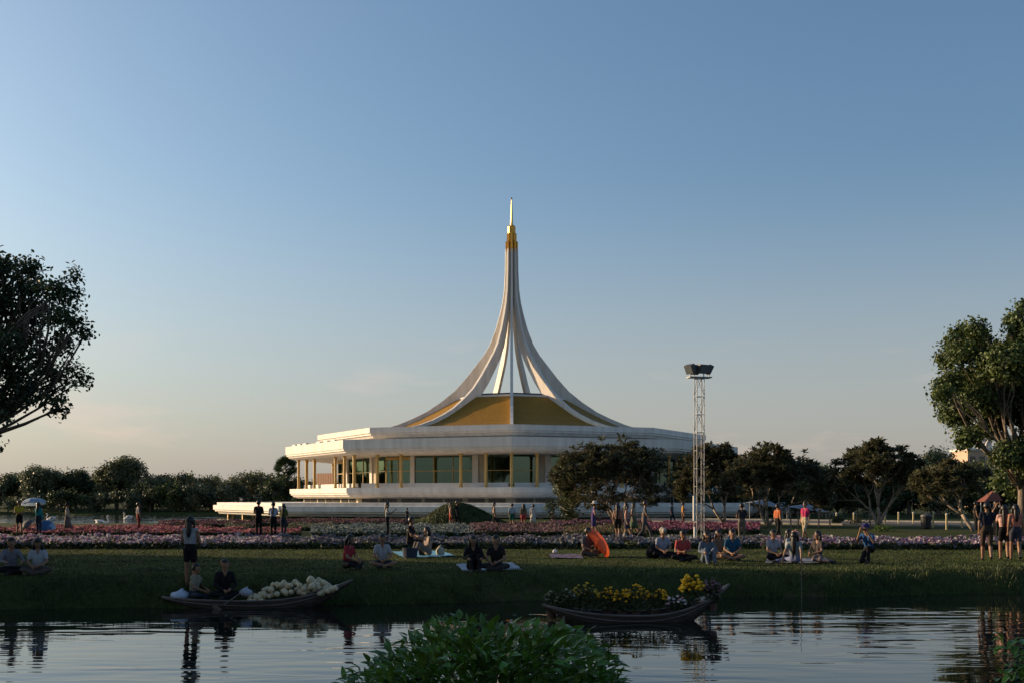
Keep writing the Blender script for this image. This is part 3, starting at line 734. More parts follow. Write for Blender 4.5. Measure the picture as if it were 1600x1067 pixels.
# frangipani trees: forked bare limbs with a rosette of leaves at each tip
def frangipani(label, px, base_y, x0, x1, top_y, bot_y, seed, tips_n=5, lean=0.0, stems=3, trunk=.12, leaf='frang', nleaf=13, spread=1.0, fill=130):
    rr = random.Random(seed); rng = np.random.default_rng(seed)
    b = G(px, base_y); Y = b.y
    mb_s = []; tips = []
    def grow(p, d, L, r, lev):
        d = d.normalized(); q = p
        pts = [p]
        for i in range(3):
            d = (d + Vector((rr.uniform(-1, 1), rr.uniform(-1, 1), rr.uniform(-.2, .5))) * .22).normalized()
            q = q + d * L / 3; pts.append(q)
        mb_s.append((pts, [r, r * .92, r * .85, r * .78]))
        if lev == 0: tips.append((q, d)); return
        if lev <= 2 and rr.random() < .55: tips.append((pts[2] + Vector((rr.uniform(-.3, .3), rr.uniform(-.3, .3), rr.uniform(-.35, .1))), d))
        n = 3 if rr.random() < .45 else 2
        ph = rr.uniform(0, 2 * PI); o = d.orthogonal().normalized(); o2 = d.cross(o)
        for i in range(n):
            a = ph + 2 * PI * i / n + rr.uniform(-.4, .4); k = rr.uniform(.5, .85)
            nd = d + (o * math.cos(a) + o2 * math.sin(a)) * k + Vector((0, 0, .12))
            grow(q, nd, L * rr.uniform(.7, .92), r * .66, lev - 1)
    for s in range(stems):
        a = 2 * PI * s / stems + rr.uniform(-.4, .4)
        sp = 0.0 if stems == 1 else .62 * spread
        grow(Vector((0, 0, 0)), Vector((math.cos(a) * sp + lean, math.sin(a) * sp, .8)), 1.25, trunk, tips_n)
    T = np.array([tuple(t[0]) for t in tips]); lo, hi = T.min(0), T.max(0)
    wx0, wx1 = (x0 - px) / F * Y, (x1 - px) / F * Y
    z1 = CAMZ + (HOR - top_y) / F * Y - .15; z0 = CAMZ + (HOR - bot_y) / F * Y + .15
    sxf = (wx1 - wx0) / (hi[0] - lo[0])
    def fit(v):
        h = max(0, min(1, v[2] / hi[2]))
        x = v[0] * sxf; xc = (wx0 + wx1) / 2 - (lo[0] + hi[0]) / 2 * sxf
        return Vector((x + xc * min(1, h * 1.3), v[1] * sxf * .9, v[2] * z1 / hi[2]))
    t = thing('frangipani_tree', label, 'tree', (b.x, Y, 0), 0, 'frangipani trees on the lawn')
    mb = MB()
    for pts, rs in mb_s: mb.tube([fit(p) for p in pts], rs, 6 if rs[0] > .04 else 4)
    # side twigs that fill the rounded crown
    ft = [fit(p) for p, d in tips]; nodes = [fit(p) for pts, rs in mb_s if rs[0] < .07 for p in pts[1:]]
    xm, rxx = (wx0 + wx1) / 2, (wx1 - wx0) / 2
    for i in range(fill):
        while True:
            u = (rr.uniform(-1, 1), rr.uniform(-1, 1), rr.uniform(0, 1))
            if .35 < u[0] ** 2 + u[1] ** 2 + u[2] ** 2 < 1: break
        q = Vector((xm + u[0] * rxx, u[1] * rxx * .9, z0 + .3 + u[2] * (z1 - z0 - .3)))
        nb_ = min(nodes, key=lambda w: (w - q).length_squared)
        mb.tube([nb_, nb_.lerp(q, .5) + Vector((0, 0, -.08)), q], [.02, .016, .012], 4); ft.append(q)
    mb.build('trunk', M_barkpale, t, smooth=True)
    C, N, A, L = [], [], [], []
    for f in ft:
        if f.z < z0 and rr.random() < .7: continue
        for q in range(nleaf):
            a = rr.uniform(0, 2 * PI); e_ = rr.uniform(-.35, .9)
            ax = Vector((math.cos(a) * math.cos(e_), math.sin(a) * math.cos(e_), math.sin(e_)))
            l_ = rr.uniform(.24, .44); C.append(tuple(f + ax * l_ * .6)); A.append(tuple(ax)); L.append(l_)
            nn = Vector((0, 0, 1)) - ax * ax.z + Vector((rr.uniform(-.5, .5), rr.uniform(-.5, .5), 0)); N.append(tuple(nn))
    L = np.array(L)
    link('crown', leaves_mesh('crown', LM[leaf], C, N, L, L * .34, np.array(A), .12, rng), t)
    return t
frangipani('broad dense frangipani tree in front of the pavilion\'s right side', 962, 820, 862, 1046, 679, 800, 31, 6, stems=4, fill=230, nleaf=15)
frangipani('frangipani with crooked leaning trunk just right of the light mast', 1132, 817, 1050, 1150, 690, 785, 32, 6, lean=-.35, stems=2, nleaf=22)
frangipani('wide frangipani with several low stems left of the magenta shirt', 1200, 821, 1135, 1298, 692, 790, 33, 6, stems=3, nleaf=20)
frangipani('spreading frangipani with bare pale forks in a low round bed', 1372, 823, 1297, 1440, 686, 770, 34, 5, stems=3, nleaf=24, trunk=.11)
frangipani('thin frangipani with one leaning bare trunk near the kiosk', 1522, 830, 1425, 1530, 715, 790, 35, 5, lean=-.5, stems=1, nleaf=20, fill=50, trunk=.13)
# shrubs
def shrub(name, label, px, fy, top, hw, leaf, seed, size=.1, dens=90, group=None):
    rr = random.Random(seed); b = G(px, fy); h = (fy - top) / F * b.y; w = hw / F * b.y
    cc = ell_clumps((b.x, b.y, h * .5), w, h * .5, 9, rr, rmin=.4, rmax=.6)
    clump_tree(name, label, b, cc, leaf, size, dens, .05, h * .25, seed, group or '', cat='shrub')
shrub('shrub', 'small rounded shrub at the left foot of the broad frangipani', 862, 820, 770, 16, 'dark', 61)
shrub('shrub', 'tall green shrub hanging against the left of the broad frangipani', 884, 819, 728, 26, 'mid', 66, .16, 120)
shrub('shrub', 'sunlit low shrub under the broad frangipani', 892, 820, 786, 26, 'mid', 62)
shrub('low_hedge', 'low round evergreen bed around the spreading frangipani', 1372, 830, 820, 26, 'bush', 63, .08, 200)
shrub('flowering_hedge', 'clipped hedge with orange-yellow flowers behind the spreading frangipani', 1345, 819, 804, 34, leafmat('yellow_hedge', (0.16, 0.12, 0.02)), 64, .09, 140)
shrub('shrub', 'green hedge left of the yellow flowering hedge', 1310, 819, 803, 14, 'mid', 65)

for i, (px, w) in enumerate(((1095, 34), (1150, 36), (1215, 40), (1275, 36), (1330, 40), (1400, 44), (1470, 44), (1540, 46), (1600, 40))):
    rr = random.Random(700 + i); Y = 132 + rr.uniform(-3, 3); b = P(px, 800, Y); hh = rr.uniform(3.0, 4.2); w_ = w / F * Y
    cc = ell_clumps((b.x, Y, hh * .5), w_, hh * .55, 14, rr)
    clump_tree('hedge_shrub', 'dark hedge shrub closing the view under the background trees, %s from the left' % ['first', 'second', 'third', 'fourth', 'fifth', 'sixth', 'seventh', 'eighth', 'ninth'][i], (b.x, Y, 0), cc, 'dark', .26, 60, .1, hh * .2, 720 + i, 'hedge shrubs under the background trees', cat='shrub')

# ------------------------------------------------------------------ flower beds (ground cover, uncountable blooms)
def bed(name, poly_px, h, cols, dens, label, seed, bl=.07, green=.9, slope=0.0):
    """poly_px: list of (x0, x1, y_near, y_far) pixel strips on the ground"""
    rng = np.random.default_rng(seed)
    me_l, me_b = [], [[] for _ in cols]
    Cg, Ng = [], []
    for x0, x1, yn, yf in poly_px:
        Yn, Yf = CAMZ * F / (yn - HOR), CAMZ * F / (yf - HOR)
        area = (x1 - x0) / F * (Yn + Yf) / 2 * (Yf - Yn)
        n = int(area * dens)
        Y = rng.uniform(Yn, Yf, n); X = (rng.uniform(x0, x1, n) - 800) / F * Y
        wob = .06 * np.sin(X * 3.1) + .06 * np.sin(Y * 2.3 + X)
        Z = h * rng.uniform(.86, 1.16, n) + wob
        which = rng.integers(0, len(cols), n)
        for i in range(len(cols)):
            k = which == i; me_b[i].append(np.stack([X[k], Y[k], Z[k]], 1))
        # blooms on the near face
        nf_ = int((x1 - x0) / F * Yn * dens * .35)
        Xf = (rng.uniform(x0, x1, nf_) - 800) / F * Yn
        me_b[0].append(np.stack([Xf, Yn + rng.uniform(-.1, .1, nf_), rng.uniform(.3, 1, nf_) ** .6 * h], 1))
        ng = int(n * green * 1.6)
        Yg = rng.uniform(Yn - .12, Yf, ng); Xg = (rng.uniform(x0, x1, ng) - 800) / F * Yg
        Cg.append(np.stack([Xg, Yg, rng.uniform(0.02, .92, ng) * h], 1))
        nfg = int((x1 - x0) / F * Yn * 130)
        Cg.append(np.stack([(rng.uniform(x0, x1, nfg) - 800) / F * Yn, Yn + rng.uniform(-.15, .1, nfg), rng.uniform(0, .85, nfg) * h], 1))
    Cg = np.concatenate(Cg); ng = len(Cg)
    root = stuff(link(name, leaves_mesh(name, LM['bloom'], Cg, rand_dirs(ng, rng) + np.array([0, -.2, .5]), rng.uniform(.1, .2, ng), .09, None, .1, rng, True)))
    tag(root, label, 'flower bed', 'flower beds in front of the pavilion')
    for i, c in enumerate(cols):
        pts = np.concatenate(me_b[i])
        if not len(pts): continue
        n = len(pts); nn = rand_dirs(n, rng) * .6 + np.array([-.1, -.45, .65])
        s = bl * rng.uniform(.75, 1.35, n)
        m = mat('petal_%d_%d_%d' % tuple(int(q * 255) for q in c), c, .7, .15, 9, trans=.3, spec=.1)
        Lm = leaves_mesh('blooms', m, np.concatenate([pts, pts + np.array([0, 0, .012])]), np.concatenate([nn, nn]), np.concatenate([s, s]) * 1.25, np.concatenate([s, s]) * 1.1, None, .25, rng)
        stuff(link('blooms', Lm, root))
PINKW = [(0.440, 0.357, 0.413), (0.372, 0.226, 0.326), (0.486, 0.459, 0.468), (0.209, 0.173, 0.181)]
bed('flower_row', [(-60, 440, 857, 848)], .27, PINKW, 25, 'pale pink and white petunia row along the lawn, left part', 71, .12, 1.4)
bed('flower_row', [(440, 1190, 857, 848.5)], .26, [(0.194, 0.194, 0.226), (0.197, 0.165, 0.202), (0.249, 0.249, 0.259), (0.100, 0.100, 0.110)], 23, 'shaded pale lilac petunia row behind the picnickers', 72, .12, 1.4)  # same petunias as the rows beside it, petals darkened to stand for shade
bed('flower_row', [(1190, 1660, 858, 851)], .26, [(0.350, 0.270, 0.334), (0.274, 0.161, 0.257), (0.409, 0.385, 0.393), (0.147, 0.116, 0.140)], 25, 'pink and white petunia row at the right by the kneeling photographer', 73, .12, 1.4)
bed('flower_bed', [(-60, 20, 833, 829), (20, 330, 836, 826), (330, 470, 836, 830)], .17, [(0.451, 0.166, 0.186), (0.499, 0.243, 0.243), (0.364, 0.118, 0.147), (0.130, 0.070, 0.040)], 40, 'bright red salvia bed on the left by the lake', 74, .095, 1.1)
bed('flower_bed', [(248, 400, 825, 820), (400, 640, 822, 817)], .30, [(0.190, 0.088, 0.114), (0.213, 0.130, 0.130), (0.141, 0.064, 0.083), (0.057, 0.051, 0.032)], 30, 'dusky pink bed in front of the low terrace', 75, .095, 1.1)
bed('flower_bed', [(352, 395, 829, 825), (452, 520, 829, 824)], .26, [(0.202, 0.196, 0.120), (0.214, 0.157, 0.132), (0.160, 0.173, 0.096)], 34, 'cream and green bed behind the three standing friends', 76, .095, 1.1)
bed('flower_bed', [(486, 740, 838, 825)], .24, [(0.225, 0.257, 0.251), (0.254, 0.279, 0.266), (0.166, 0.204, 0.185), (0.075, 0.094, 0.068)], 40, 'pale mint white bed in the middle of the garden', 77, .095, 1.1)
bed('flower_bed', [(735, 880, 837, 823)], .26, [(0.233, 0.125, 0.131), (0.214, 0.131, 0.150), (0.229, 0.166, 0.153), (0.071, 0.052, 0.033)], 37, 'salmon pink bed right of the mint white one', 78, .095, 1.1)
bed('flower_bed', [(880, 1010, 838, 826)], .24, [(0.192, 0.160, 0.084), (0.204, 0.115, 0.102), (0.137, 0.143, 0.060)], 37, 'mixed yellow-green and pink bed beneath the broad frangipani', 79, .095, 1.1)
bed('flower_bed', [(860, 1015, 824, 819)], .30, [(0.234, 0.132, 0.151), (0.206, 0.091, 0.155), (0.071, 0.052, 0.039)], 30, 'thin pink bed line behind the mixed bed', 80, .095, 1.1)
bed('flower_bed', [(1010, 1188, 834, 823)], .30, [(0.310, 0.112, 0.164), (0.322, 0.162, 0.200), (0.242, 0.074, 0.136), (0.084, 0.046, 0.038)], 37, 'magenta pink bed behind the light mast foot', 81, .095, 1.1)

# ------------------------------------------------------------------ rough grass on the bank
tx, ty = [], []
for i in range(150):
    x_ = RNG.uniform(-13.5, 13.5); f_ = float(far_shore(x_)) + RNG.uniform(0, .9)
    k_ = int(RNG.integers(8, 26)); tx += list(x_ + RNG.normal(size=k_) * .09); ty += list(f_ + RNG.normal(size=k_) * .09)
tx, ty = np.array(tx), np.array(ty); n = len(tx); A = np.tile([0., 0., 1.], (n, 1)) + rand_dirs(n) * .6; Nn = rand_dirs(n); Nn[:, 2] *= .2
LL_ = RNG.uniform(.10, .30, n)
stuff(link('bank_tufts', leaves_mesh('bank_tufts', leafmat('tuft_blade', (.05, .065, .02)), np.stack([tx, ty, ground_z(tx, ty) + LL_ * .3], 1), Nn, LL_, .018, A)))['label'] = 'taller grass tufts along the waterline'

N = 26000
X = RNG.uniform(-15.5, 15.5, N); Y = far_shore(X) + RNG.uniform(-.4, 2.7, N)
Z = ground_z(X, Y); k = Z > WZ - .05
X, Y, Z = X[k], Y[k], Z[k]; n = len(X)
A = np.tile([0., 0., 1.], (n, 1)) + rand_dirs(n) * .55
Nn = rand_dirs(n); Nn[:, 2] *= .2
stuff(link('bank_grass', leaves_mesh('bank_grass', leafmat('bank_blade', (.045, .07, .018)), np.stack([X, Y, Z + .02], 1), Nn, RNG.uniform(.05, .11, n), .014, A)))
N = 70000
Y = RNG.uniform(25.5, 41.5, N); X = RNG.uniform(-1, 1, N) * (Y * .49)
k = Y > far_shore(X) + .9; X, Y = X[k], Y[k]; N = len(X)
Z = ground_z(X, Y)
A = np.tile([0., 0., 1.], (N, 1)) + rand_dirs(N) * .8
Nn = rand_dirs(N); Nn[:, 2] *= .3
stuff(link('lawn_grass', leaves_mesh('lawn_grass', leafmat('lawn_blade', (.050, .068, .017), .5, .5, rough=.8, trans=.3), np.stack([X, Y, Z + .012], 1), Nn, RNG.uniform(.03, .075, N), RNG.uniform(.015, .036, N), A, simple=True)))
bpy.data.objects['lawn_grass']['label'] = 'short mown grass on the lawn'
bpy.data.objects['bank_grass']['label'] = 'rough dark grass on the pond bank'
# ------------------------------------------------------------------ things on the lawn
# light mast: square lattice tower with four floodlights
mx_, my_ = P(1092.5, 842, 51.0).x, 51.0
mast = thing('light_mast', 'tall square lattice light mast with four floodlights on top', 'light mast', (mx_, my_, 0), R_(12))
HM = 7.55; hw = .18
for sx_ in (-1, 1):
    for sy_ in (-1, 1):
        mb = MB(); mb.tube([(sx_ * hw, sy_ * hw, 0), (sx_ * hw, sy_ * hw, HM)], .019, 8); mb.build('mast_leg', M_steel, mast)
nb = 9; st = HM / nb
hb_me, db_me = {}, {}
for i in range(nb):
    z0, z1 = i * st + .03, (i + 1) * st
    for f_ in range(4):
        a = f_ * PI / 2; M3 = Matrix.Rotation(a, 3, 'Z')
        q = lambda x, z: M3 @ Vector((x, -hw, z))
        mb = MB(); mb.tube([q(-hw, z1 - .03), q(hw, z1 - .03)], .014, 5); mb.build('cross_bar', M_steel, mast)
        mb = MB(); s_ = 1 if (i + f_) % 2 else -1
        mb.tube([q(-hw * s_, z0), q(hw * s_, z1)], .013, 5); mb.build('diagonal_brace', M_steel, mast)
mb = MB(); mb.box((0, 0, HM + .04), (1.1, .5, .05)); plat = mb.build('platform', M_steel, mast)
for i, (dx, dy, yaw, tilt, w) in enumerate(((-.46, -.05, -68, 24, .5), (-.2, .16, 190, 20, .46), (.16, -.16, 16, 12, .58), (.52, .04, 76, 26, .5))):
    Mx = Matrix.Rotation(R_(yaw), 3, 'Z') @ Matrix.Rotation(R_(tilt), 3, 'X')
    o = Vector((dx, dy, HM + .42))
    mb = MB(); mb.box(o, (w, .22, .42), rot=Mx)
    mb.box(o + Mx @ Vector((0, .16, 0)), (w * .6, .12, .26), rot=Mx)
    fl = mb.build('floodlight', M_dark, mast)
    mb = MB(); mb.box(o + Mx @ Vector((0, -.115, 0)), (w * .9, .02, .36), rot=Mx); mb.build('floodlight_glass', M_lens, fl)
    mb = MB(); mb.tube([(dx, dy, HM + .06), (dx, dy, HM + .25)], .025, 6); mb.build('bracket', M_steel, fl)
for dx, z0, z1 in ((-.33, 0.9, 2.05), (-.29, .05, .6)):
    mb = MB(); mb.box((dx, -.2, (z0 + z1) / 2), (.10, .08, z1 - z0)); mb.build('cable_trunking', M_white2, mast)

# umbrellas: eight gores, ribs, shaft, hooked handle; local +Z is the top
def umbrella(label, loc, axis_dir, rad, col, depth=.34, shaft=.8):
    t = thing('umbrella', label, 'umbrella', loc)
    t.rotation_mode = 'QUATERNION'; t.rotation_quaternion = Vector(axis_dir).normalized().to_track_quat('Z', 'Y')
    n = 8; sub = 4; rings = 7; vs = []
    for i in range(rings + 1):
        tt = i / rings; r = rad * math.sin(tt * PI / 2 * .98) ; z = shaft - depth * rad / .55 * (1 - math.cos(tt * PI / 2)) 
        for j in range(n * sub):
            ph = (j % sub) / sub; sag = 1 - .07 * math.sin(ph * PI) * tt
            a = 2 * PI * j / (n * sub)
            vs.append((math.cos(a) * r * sag, math.sin(a) * r * sag, z - .02 * math.sin(ph * PI) * tt))
    mb = MB(); m_ = n * sub
    mb.add(vs, [(i * m_ + j, i * m_ + (j + 1) % m_, (i + 1) * m_ + (j + 1) % m_, (i + 1) * m_ + j) for i in range(rings) for j in range(m_)])
    mb.build('canopy', mat('umbrella_%d_%d_%d' % tuple(int(c * 255) for c in col), col, .6, .06, 5, trans=.25), t, fix=False)
    mb = MB(); mb.tube([(0, 0, 0), (0, 0, shaft + .06)], .009, 6); mb.build('shaft', M_steel, t)
    mb = MB(); mb.tube([(0, 0, .02), (0, 0, -.06), (.03, 0, -.10), (.07, 0, -.09), (.08, 0, -.05)], .014, 6); mb.build('handle', M_black, t)
    return t
b = G(57, 834); umbrella('pale grey-blue umbrella held up over the teal shirt', (b.x - .12, b.y, 1.25), (-.12, .1, 1), .66, (.30, .40, .52), .28, .72)
b = G(47, 834); umbrella('grey open umbrella resting on its side on the grass', (b.x + .15, b.y - .3, .28), (-.75, -.35, .55), .48, (.10, .10, .11), .4, .5)
b = G(80, 834); umbrella('blue open umbrella resting on its side beside the grey one', (b.x - .2, b.y - .25, .26), (.62, -.5, .6), .5, (.04, .12, .28), .4, .5)
b = G(930, 869); umbrella('bright orange open umbrella tilted sideways beside the seated man', (b.x - .42, b.y - .1, .12), (.80, -.12, .60), .60, (.80, .13, .03), .26, .85)

# picnic mats
def mat_cloth(name, label, pts, col, cat='mat'):
    mb = MB(); rr = random.Random(len(label)); n = 8
    a, b_, c_, d_ = [Vector(p) for p in pts]; vs = []
    for i in range(n + 1):
        for j in range(n + 1):
            u, v = i / n, j / n
            p = a.lerp(b_, u).lerp(d_.lerp(c_, u), v); vs.append((p.x, p.y, p.z + .02 + rr.uniform(0, .025)))
    mb.add(vs, [(i * (n + 1) + j, (i + 1) * (n + 1) + j, (i + 1) * (n + 1) + j + 1, i * (n + 1) + j + 1) for i in range(n) for j in range(n)])
    k = len(vs); low = [(x, y, z - .012) for x, y, z in vs]
    mb.add(low, [(i * (n + 1) + j, i * (n + 1) + j + 1, (i + 1) * (n + 1) + j + 1, (i + 1) * (n + 1) + j) for i in range(n) for j in range(n)])
    return tag(mb.build(name, cloth(col), fix=False), label, cat, 'picnic mats on the lawn')
mat_cloth('picnic_mat', 'turquoise blue mat under the black shirt and long-haired girl', [G(632, 872), G(712, 869), G(690, 861), G(612, 862)], (.13, .34, .46))
mat_cloth('picnic_mat', 'pale blue mat under the dark-clothed couple', [GG(724, 893), GG(818, 891), GG(800, 880), GG(712, 882)], (.20, .25, .32))
mat_cloth('picnic_mat', 'dull purple mat beside the man with the orange umbrella', [G(862, 872), G(912, 873), G(906, 866), G(858, 866)], (.11, .09, .14))
mat_cloth('picnic_mat', 'pale grey mat among the group of four students', [G(1195, 880), G(1300, 880), G(1290, 872), G(1200, 872)], (.20, .20, .22))

# bags, bins and small things
def sack(name, label, loc, r, col, cat='bag', seed=1, hz=1.0):
    rr = random.Random(seed); mb = MB(); mb.ball((0, 0, r * .75 * hz), (r, r * .8, r * .85 * hz), 14, 10)
    mb.v = [(x * (1 + .09 * math.sin(7 * y / r + seed) + rr.uniform(-.03, .03)), y, z * (1 + .08 * math.sin(5 * x / r + seed))) for x, y, z in mb.v]
    mb.tube([(0, 0, r * 1.5 * hz), (r * .1, 0, r * 1.75 * hz), (r * .3, 0, r * 1.7 * hz)], [r * .2, r * .1, r * .16], 6)
    return tag(mb.build(name, cloth(col), smooth=True, loc=loc), label, cat)
sack('tote_bag', 'cream bag standing on the turquoise mat', G(688, 868), .14, (.36, .33, .25), seed=2, hz=1.5)
sack('backpack', 'black backpack beside the man in white and cap', G(1021, 872), .24, (.012, .012, .014), seed=3, hz=1.1)
sack('plastic_bag', 'little white plastic bag alone on the grass near the purple mat', G(867, 864), .085, (.70, .70, .70), seed=4)
sack('shoulder_bag', 'pale pink bag hanging low beside the magenta shirt', G(1243, 842), .24, (.46, .25, .20), seed=5, hz=1.1)
b = G(642, 871)
mb = MB(); mb.lathe([(.22, 0), (.25, .3), (.26, .34), (.22, .34), (.2, .05)], 16, (0, 0, 0)); mb.tube([(-.25, 0, .33), (-.15, -.1, .2), (.15, -.1, .2), (.25, 0, .33)], .008, 5)
tag(mb.build('bucket', cloth((.035, .045, .065)), loc=(b.x, b.y - .3, .0)), 'dark blue-grey bucket in front of the black-shirted person', 'bucket')
b = G(1447, 826)
bn = thing('litter_bin', 'dark round litter bin by the path', 'bin', b)
mb = MB(); mb.lathe([(.22, 0), (.3, .08), (.34, .75), (.36, .8), (.3, .8), (.28, .2)], 14); mb.build('body', M_black, bn)
mb = MB(); mb.lathe([(.36, .8), (.33, .9), (.1, .98), (.02, 1.0)], 14); mb.build('lid', M_dark, bn)
# pale posts along the path
for px, fy, ty in ((1307, 816, 800), (1334, 816, 800), (1383, 820, 803), (1404, 817, 799), (1427, 817, 799), (1458, 823, 798), (1479, 827, 801), (1503, 824, 799), (1559, 826, 800)):
    b = G(px, fy); h = (fy - ty) / F * b.y
    o = thing('path_post', 'slim pale yellow post along the path lawn', 'post', b, 0, 'pale posts along the path')
    mb = MB(); mb.tube([(0, 0, -.1), (0, 0, h - .1)], .065, 8); mb.build('shaft', mat('post_paint', (.46, .36, .16), .6, .12, 5), o)
    mb = MB(); mb.lathe([(.08, h - .1), (.08, h - .05), (.02, h)], 8, caps=True); mb.build('cap', M_white2, o)
# timber tree props
for i, (px, fy, w, ty, lab) in enumerate(((1349, 824, 22, 797, 'timber prop frame left of the spreading frangipani'), (1228, 824, 16, 800, 'dark timber prop frame behind the orange shirt'), (1288, 824, 18, 798, 'dark timber prop frame right of the magenta shirt'), (1252, 824, 10, 799, 'narrow dark prop frame left of the magenta shirt'))):
    b = G(px, fy); h = (fy - ty) / F * b.y; ww = w / F * b.y
    o = thing('tree_prop', lab, 'prop', b, 0, 'tree props on the lawn')
    for sx_ in (-1, 1):
        mb = MB(); mb.tube([(sx_ * ww / 2, 0, -.1), (sx_ * ww / 2 * .9, 0, h)], .045, 6); mb.build('post', M_bark, o)
    mb = MB(); mb.tube([(-ww / 2 - .1, 0, h * .93), (ww / 2 + .1, 0, h * .93)], .04, 6); mb.build('rail', M_bark, o)
# little kiosk with a red tiled roof
b = G(1547, 808); b.y = 105; b.x = P(1547, 800, 105).x
ko = thing('kiosk', 'small open kiosk with peaked rust red roof at right', 'kiosk', (b.x, b.y, 0)); ko.scale = (.82, .82, .95)
for sx_ in (-1, 1):
    for sy_ in (-1, 1):
        mb = MB(); mb.box((sx_ * .75, sy_ * .75, .95), (.08, .08, 1.9)); mb.build('post', M_white2, ko)
mb = MB(); zr = 1.85
mb.add([(-1.15, -1.1, zr - .12), (1.0, -1.1, zr), (1.0, 1.1, zr), (-1.15, 1.1, zr - .12), (.25, -.25, zr + .95), (.55, -.25, zr + 1.0), (.55, .25, zr + 1.0), (.25, .25, zr + .95)],
       [(0, 1, 5, 4), (1, 2, 6, 5), (2, 3, 7, 6), (3, 0, 4, 7), (4, 5, 6, 7), (3, 2, 1, 0)])
mb.build('roof', mat('rust_roof', (.17, .05, .03), .7, .2, 6, stretch=(1, 1, 4)), ko)
# pale canvas canopies behind the trees
for px, ty, Y, w, lab in ((1196, 782, 100, 3.4, 'pale blue-grey sloping canopy behind the leaning frangipani'), (1262, 789, 104, 4.2, 'pale white canopy behind the magenta shirt'), (1072, 768, 116, 3.0, 'pale canopy edge left of the light mast')):
    c = P(px, ty, Y); o = thing('canopy_tent', lab, 'canopy', (c.x, Y, 0), 0, 'pale canopies behind the trees')
    mb = MB(); h = c.z
    mb.add([(-w / 2, -1.2, h - .15), (w / 2, -1.2, h - .75), (w / 2, 1.2, h - .75), (-w / 2, 1.2, h - .15), (0, 0, h + .15)], [(0, 1, 4), (1, 2, 4), (2, 3, 4), (3, 0, 4), (3, 2, 1, 0)])
    mb.build('cloth', cloth((.20, .22, .26)), o)
    for sx_ in (-1, 1):
        for sy_ in (-1, 1):
            zz = h - .15 if sx_ < 0 else h - .75
            mb = MB(); mb.tube([(sx_ * w / 2, sy_ * 1.15, 0), (sx_ * w / 2, sy_ * 1.15, zz)], .035, 6); mb.build('pole', M_steel, o)
# distant building at the right
YB = 260.0
c0 = P(1512, 716, YB); c1 = P(1640, 700, YB)
bl = thing('distant_building', 'distant beige building with arched glass vault and red roofed turret', 'building', (c0.x, YB, 0))
Wb = c1.x - c0.x; zt = P(0, 703, YB).z
mb = MB(); mb.box((Wb / 2, 5, zt / 2), (Wb, 10, zt)); wall = mb.build('wall', mat('beige_facade', (.44, .31, .22), .8, .08, .3), bl)
mb = MB(); mb.box((Wb / 2, 4.9, zt + .25), (Wb + .5, 10.6, .5)); mb.build('cornice', M_white2, bl)
for i in range(8):
    mb = MB(); mb.box((1.2 + i * 2.3, -.02, zt - 2.2), (1.2, .12, 1.5)); wd = mb.build('window', mat('dark_pane', (.03, .034, .032)), bl)
def arch(rad, th, dep, x, z, m, name):
    mb = MB(); n = 16; vs = []
    for i in range(n + 1):
        a = PI * i / n
        for r in (rad, rad - th):
            for y in (0, dep): vs.append((x + math.cos(a) * r, 1 + y, z + math.sin(a) * r))
    mb.add(vs, [(4 * i + p, 4 * i + q, 4 * i + 4 + q, 4 * i + 4 + p) for i in range(n) for p, q in ((0, 1), (1, 3), (3, 2), (2, 0))])
    mb.build(name, m, bl)
arch(4.0, .5, .6, 8.6, zt + .3, M_white2, 'arch_rim')
arch(3.6, .12, 6, 8.6, zt + .3, mat('vault_glass', (.16, .20, .19), .25, .15, 1, spec=.6), 'glass_vault')
mb = MB(); mb.box((5.2, 3, zt + 2.2), (2.6, 2.6, 3.6)); tr = mb.build('turret', M_white2, bl)
mb = MB(); mb.lathe([(2.6, zt + 4.0), (2.4, zt + 4.2), (1.0, zt + 5.6), (.1, zt + 6.0)], 4, (5.2, 3, 0), PI / 4, caps=True); mb.build('turret_roof', mat('orange_red_roof', (.48, .09, .05), .7, .15, 2), tr)

# swan boats on the lake
def swan(label, px, wy, L, flip, seed):
    b = G(px, wy, LZ); o = thing('swan_boat', label, 'swan boat', b, PI if flip else 0, 'white swan boats on the lake')
    k = L / 1.5
    mb = MB(); mb.ball((0, 0, .16 * k), (.75 * k, .42 * k, .34 * k), 16, 10)
    mb.v = [(x, y, z + (.28 * k * max(0, x / (.75 * k)) ** 2)) for x, y, z in mb.v]
    mb.build('body', M_white2, o, smooth=True)
    mb = MB(); mb.tube([(-.5 * k, 0, .25 * k), (-.72 * k, 0, .5 * k), (-.62 * k, 0, .8 * k), (-.52 * k, 0, .98 * k), (-.6 * k, 0, 1.1 * k), (-.74 * k, 0, 1.06 * k)], [.14 * k, .10 * k, .075 * k, .07 * k, .085 * k, .05 * k], 8)
    nk = mb.build('neck', M_white2, o, smooth=True)
    mb = MB(); mb.tube([(-.73 * k, 0, 1.06 * k), (-.9 * k, 0, .98 * k)], [.045 * k, .01 * k], 6); mb.build('beak', mat('orange_beak', (.5, .14, .02), .5), nk)
    for s_ in (-1, 1):
        mb = MB(); mb.tube([(-.2 * k, s_ * .36 * k, .4 * k), (.2 * k, s_ * .42 * k, .52 * k), (.72 * k, s_ * .3 * k, .66 * k)], [.06 * k, .16 * k, .02 * k], 8); mb.build('wing', M_white2, o, smooth=True)
swan('white swan boat left of the walker in maroon trousers', 200, 811, 1.0, False, 1)
swan('nearer white swan boat, its body behind the red flowers', 160, 821, 1.15, True, 2)
swan('white swan boat behind the blue umbrella', 80, 813, 1.0, False, 3)

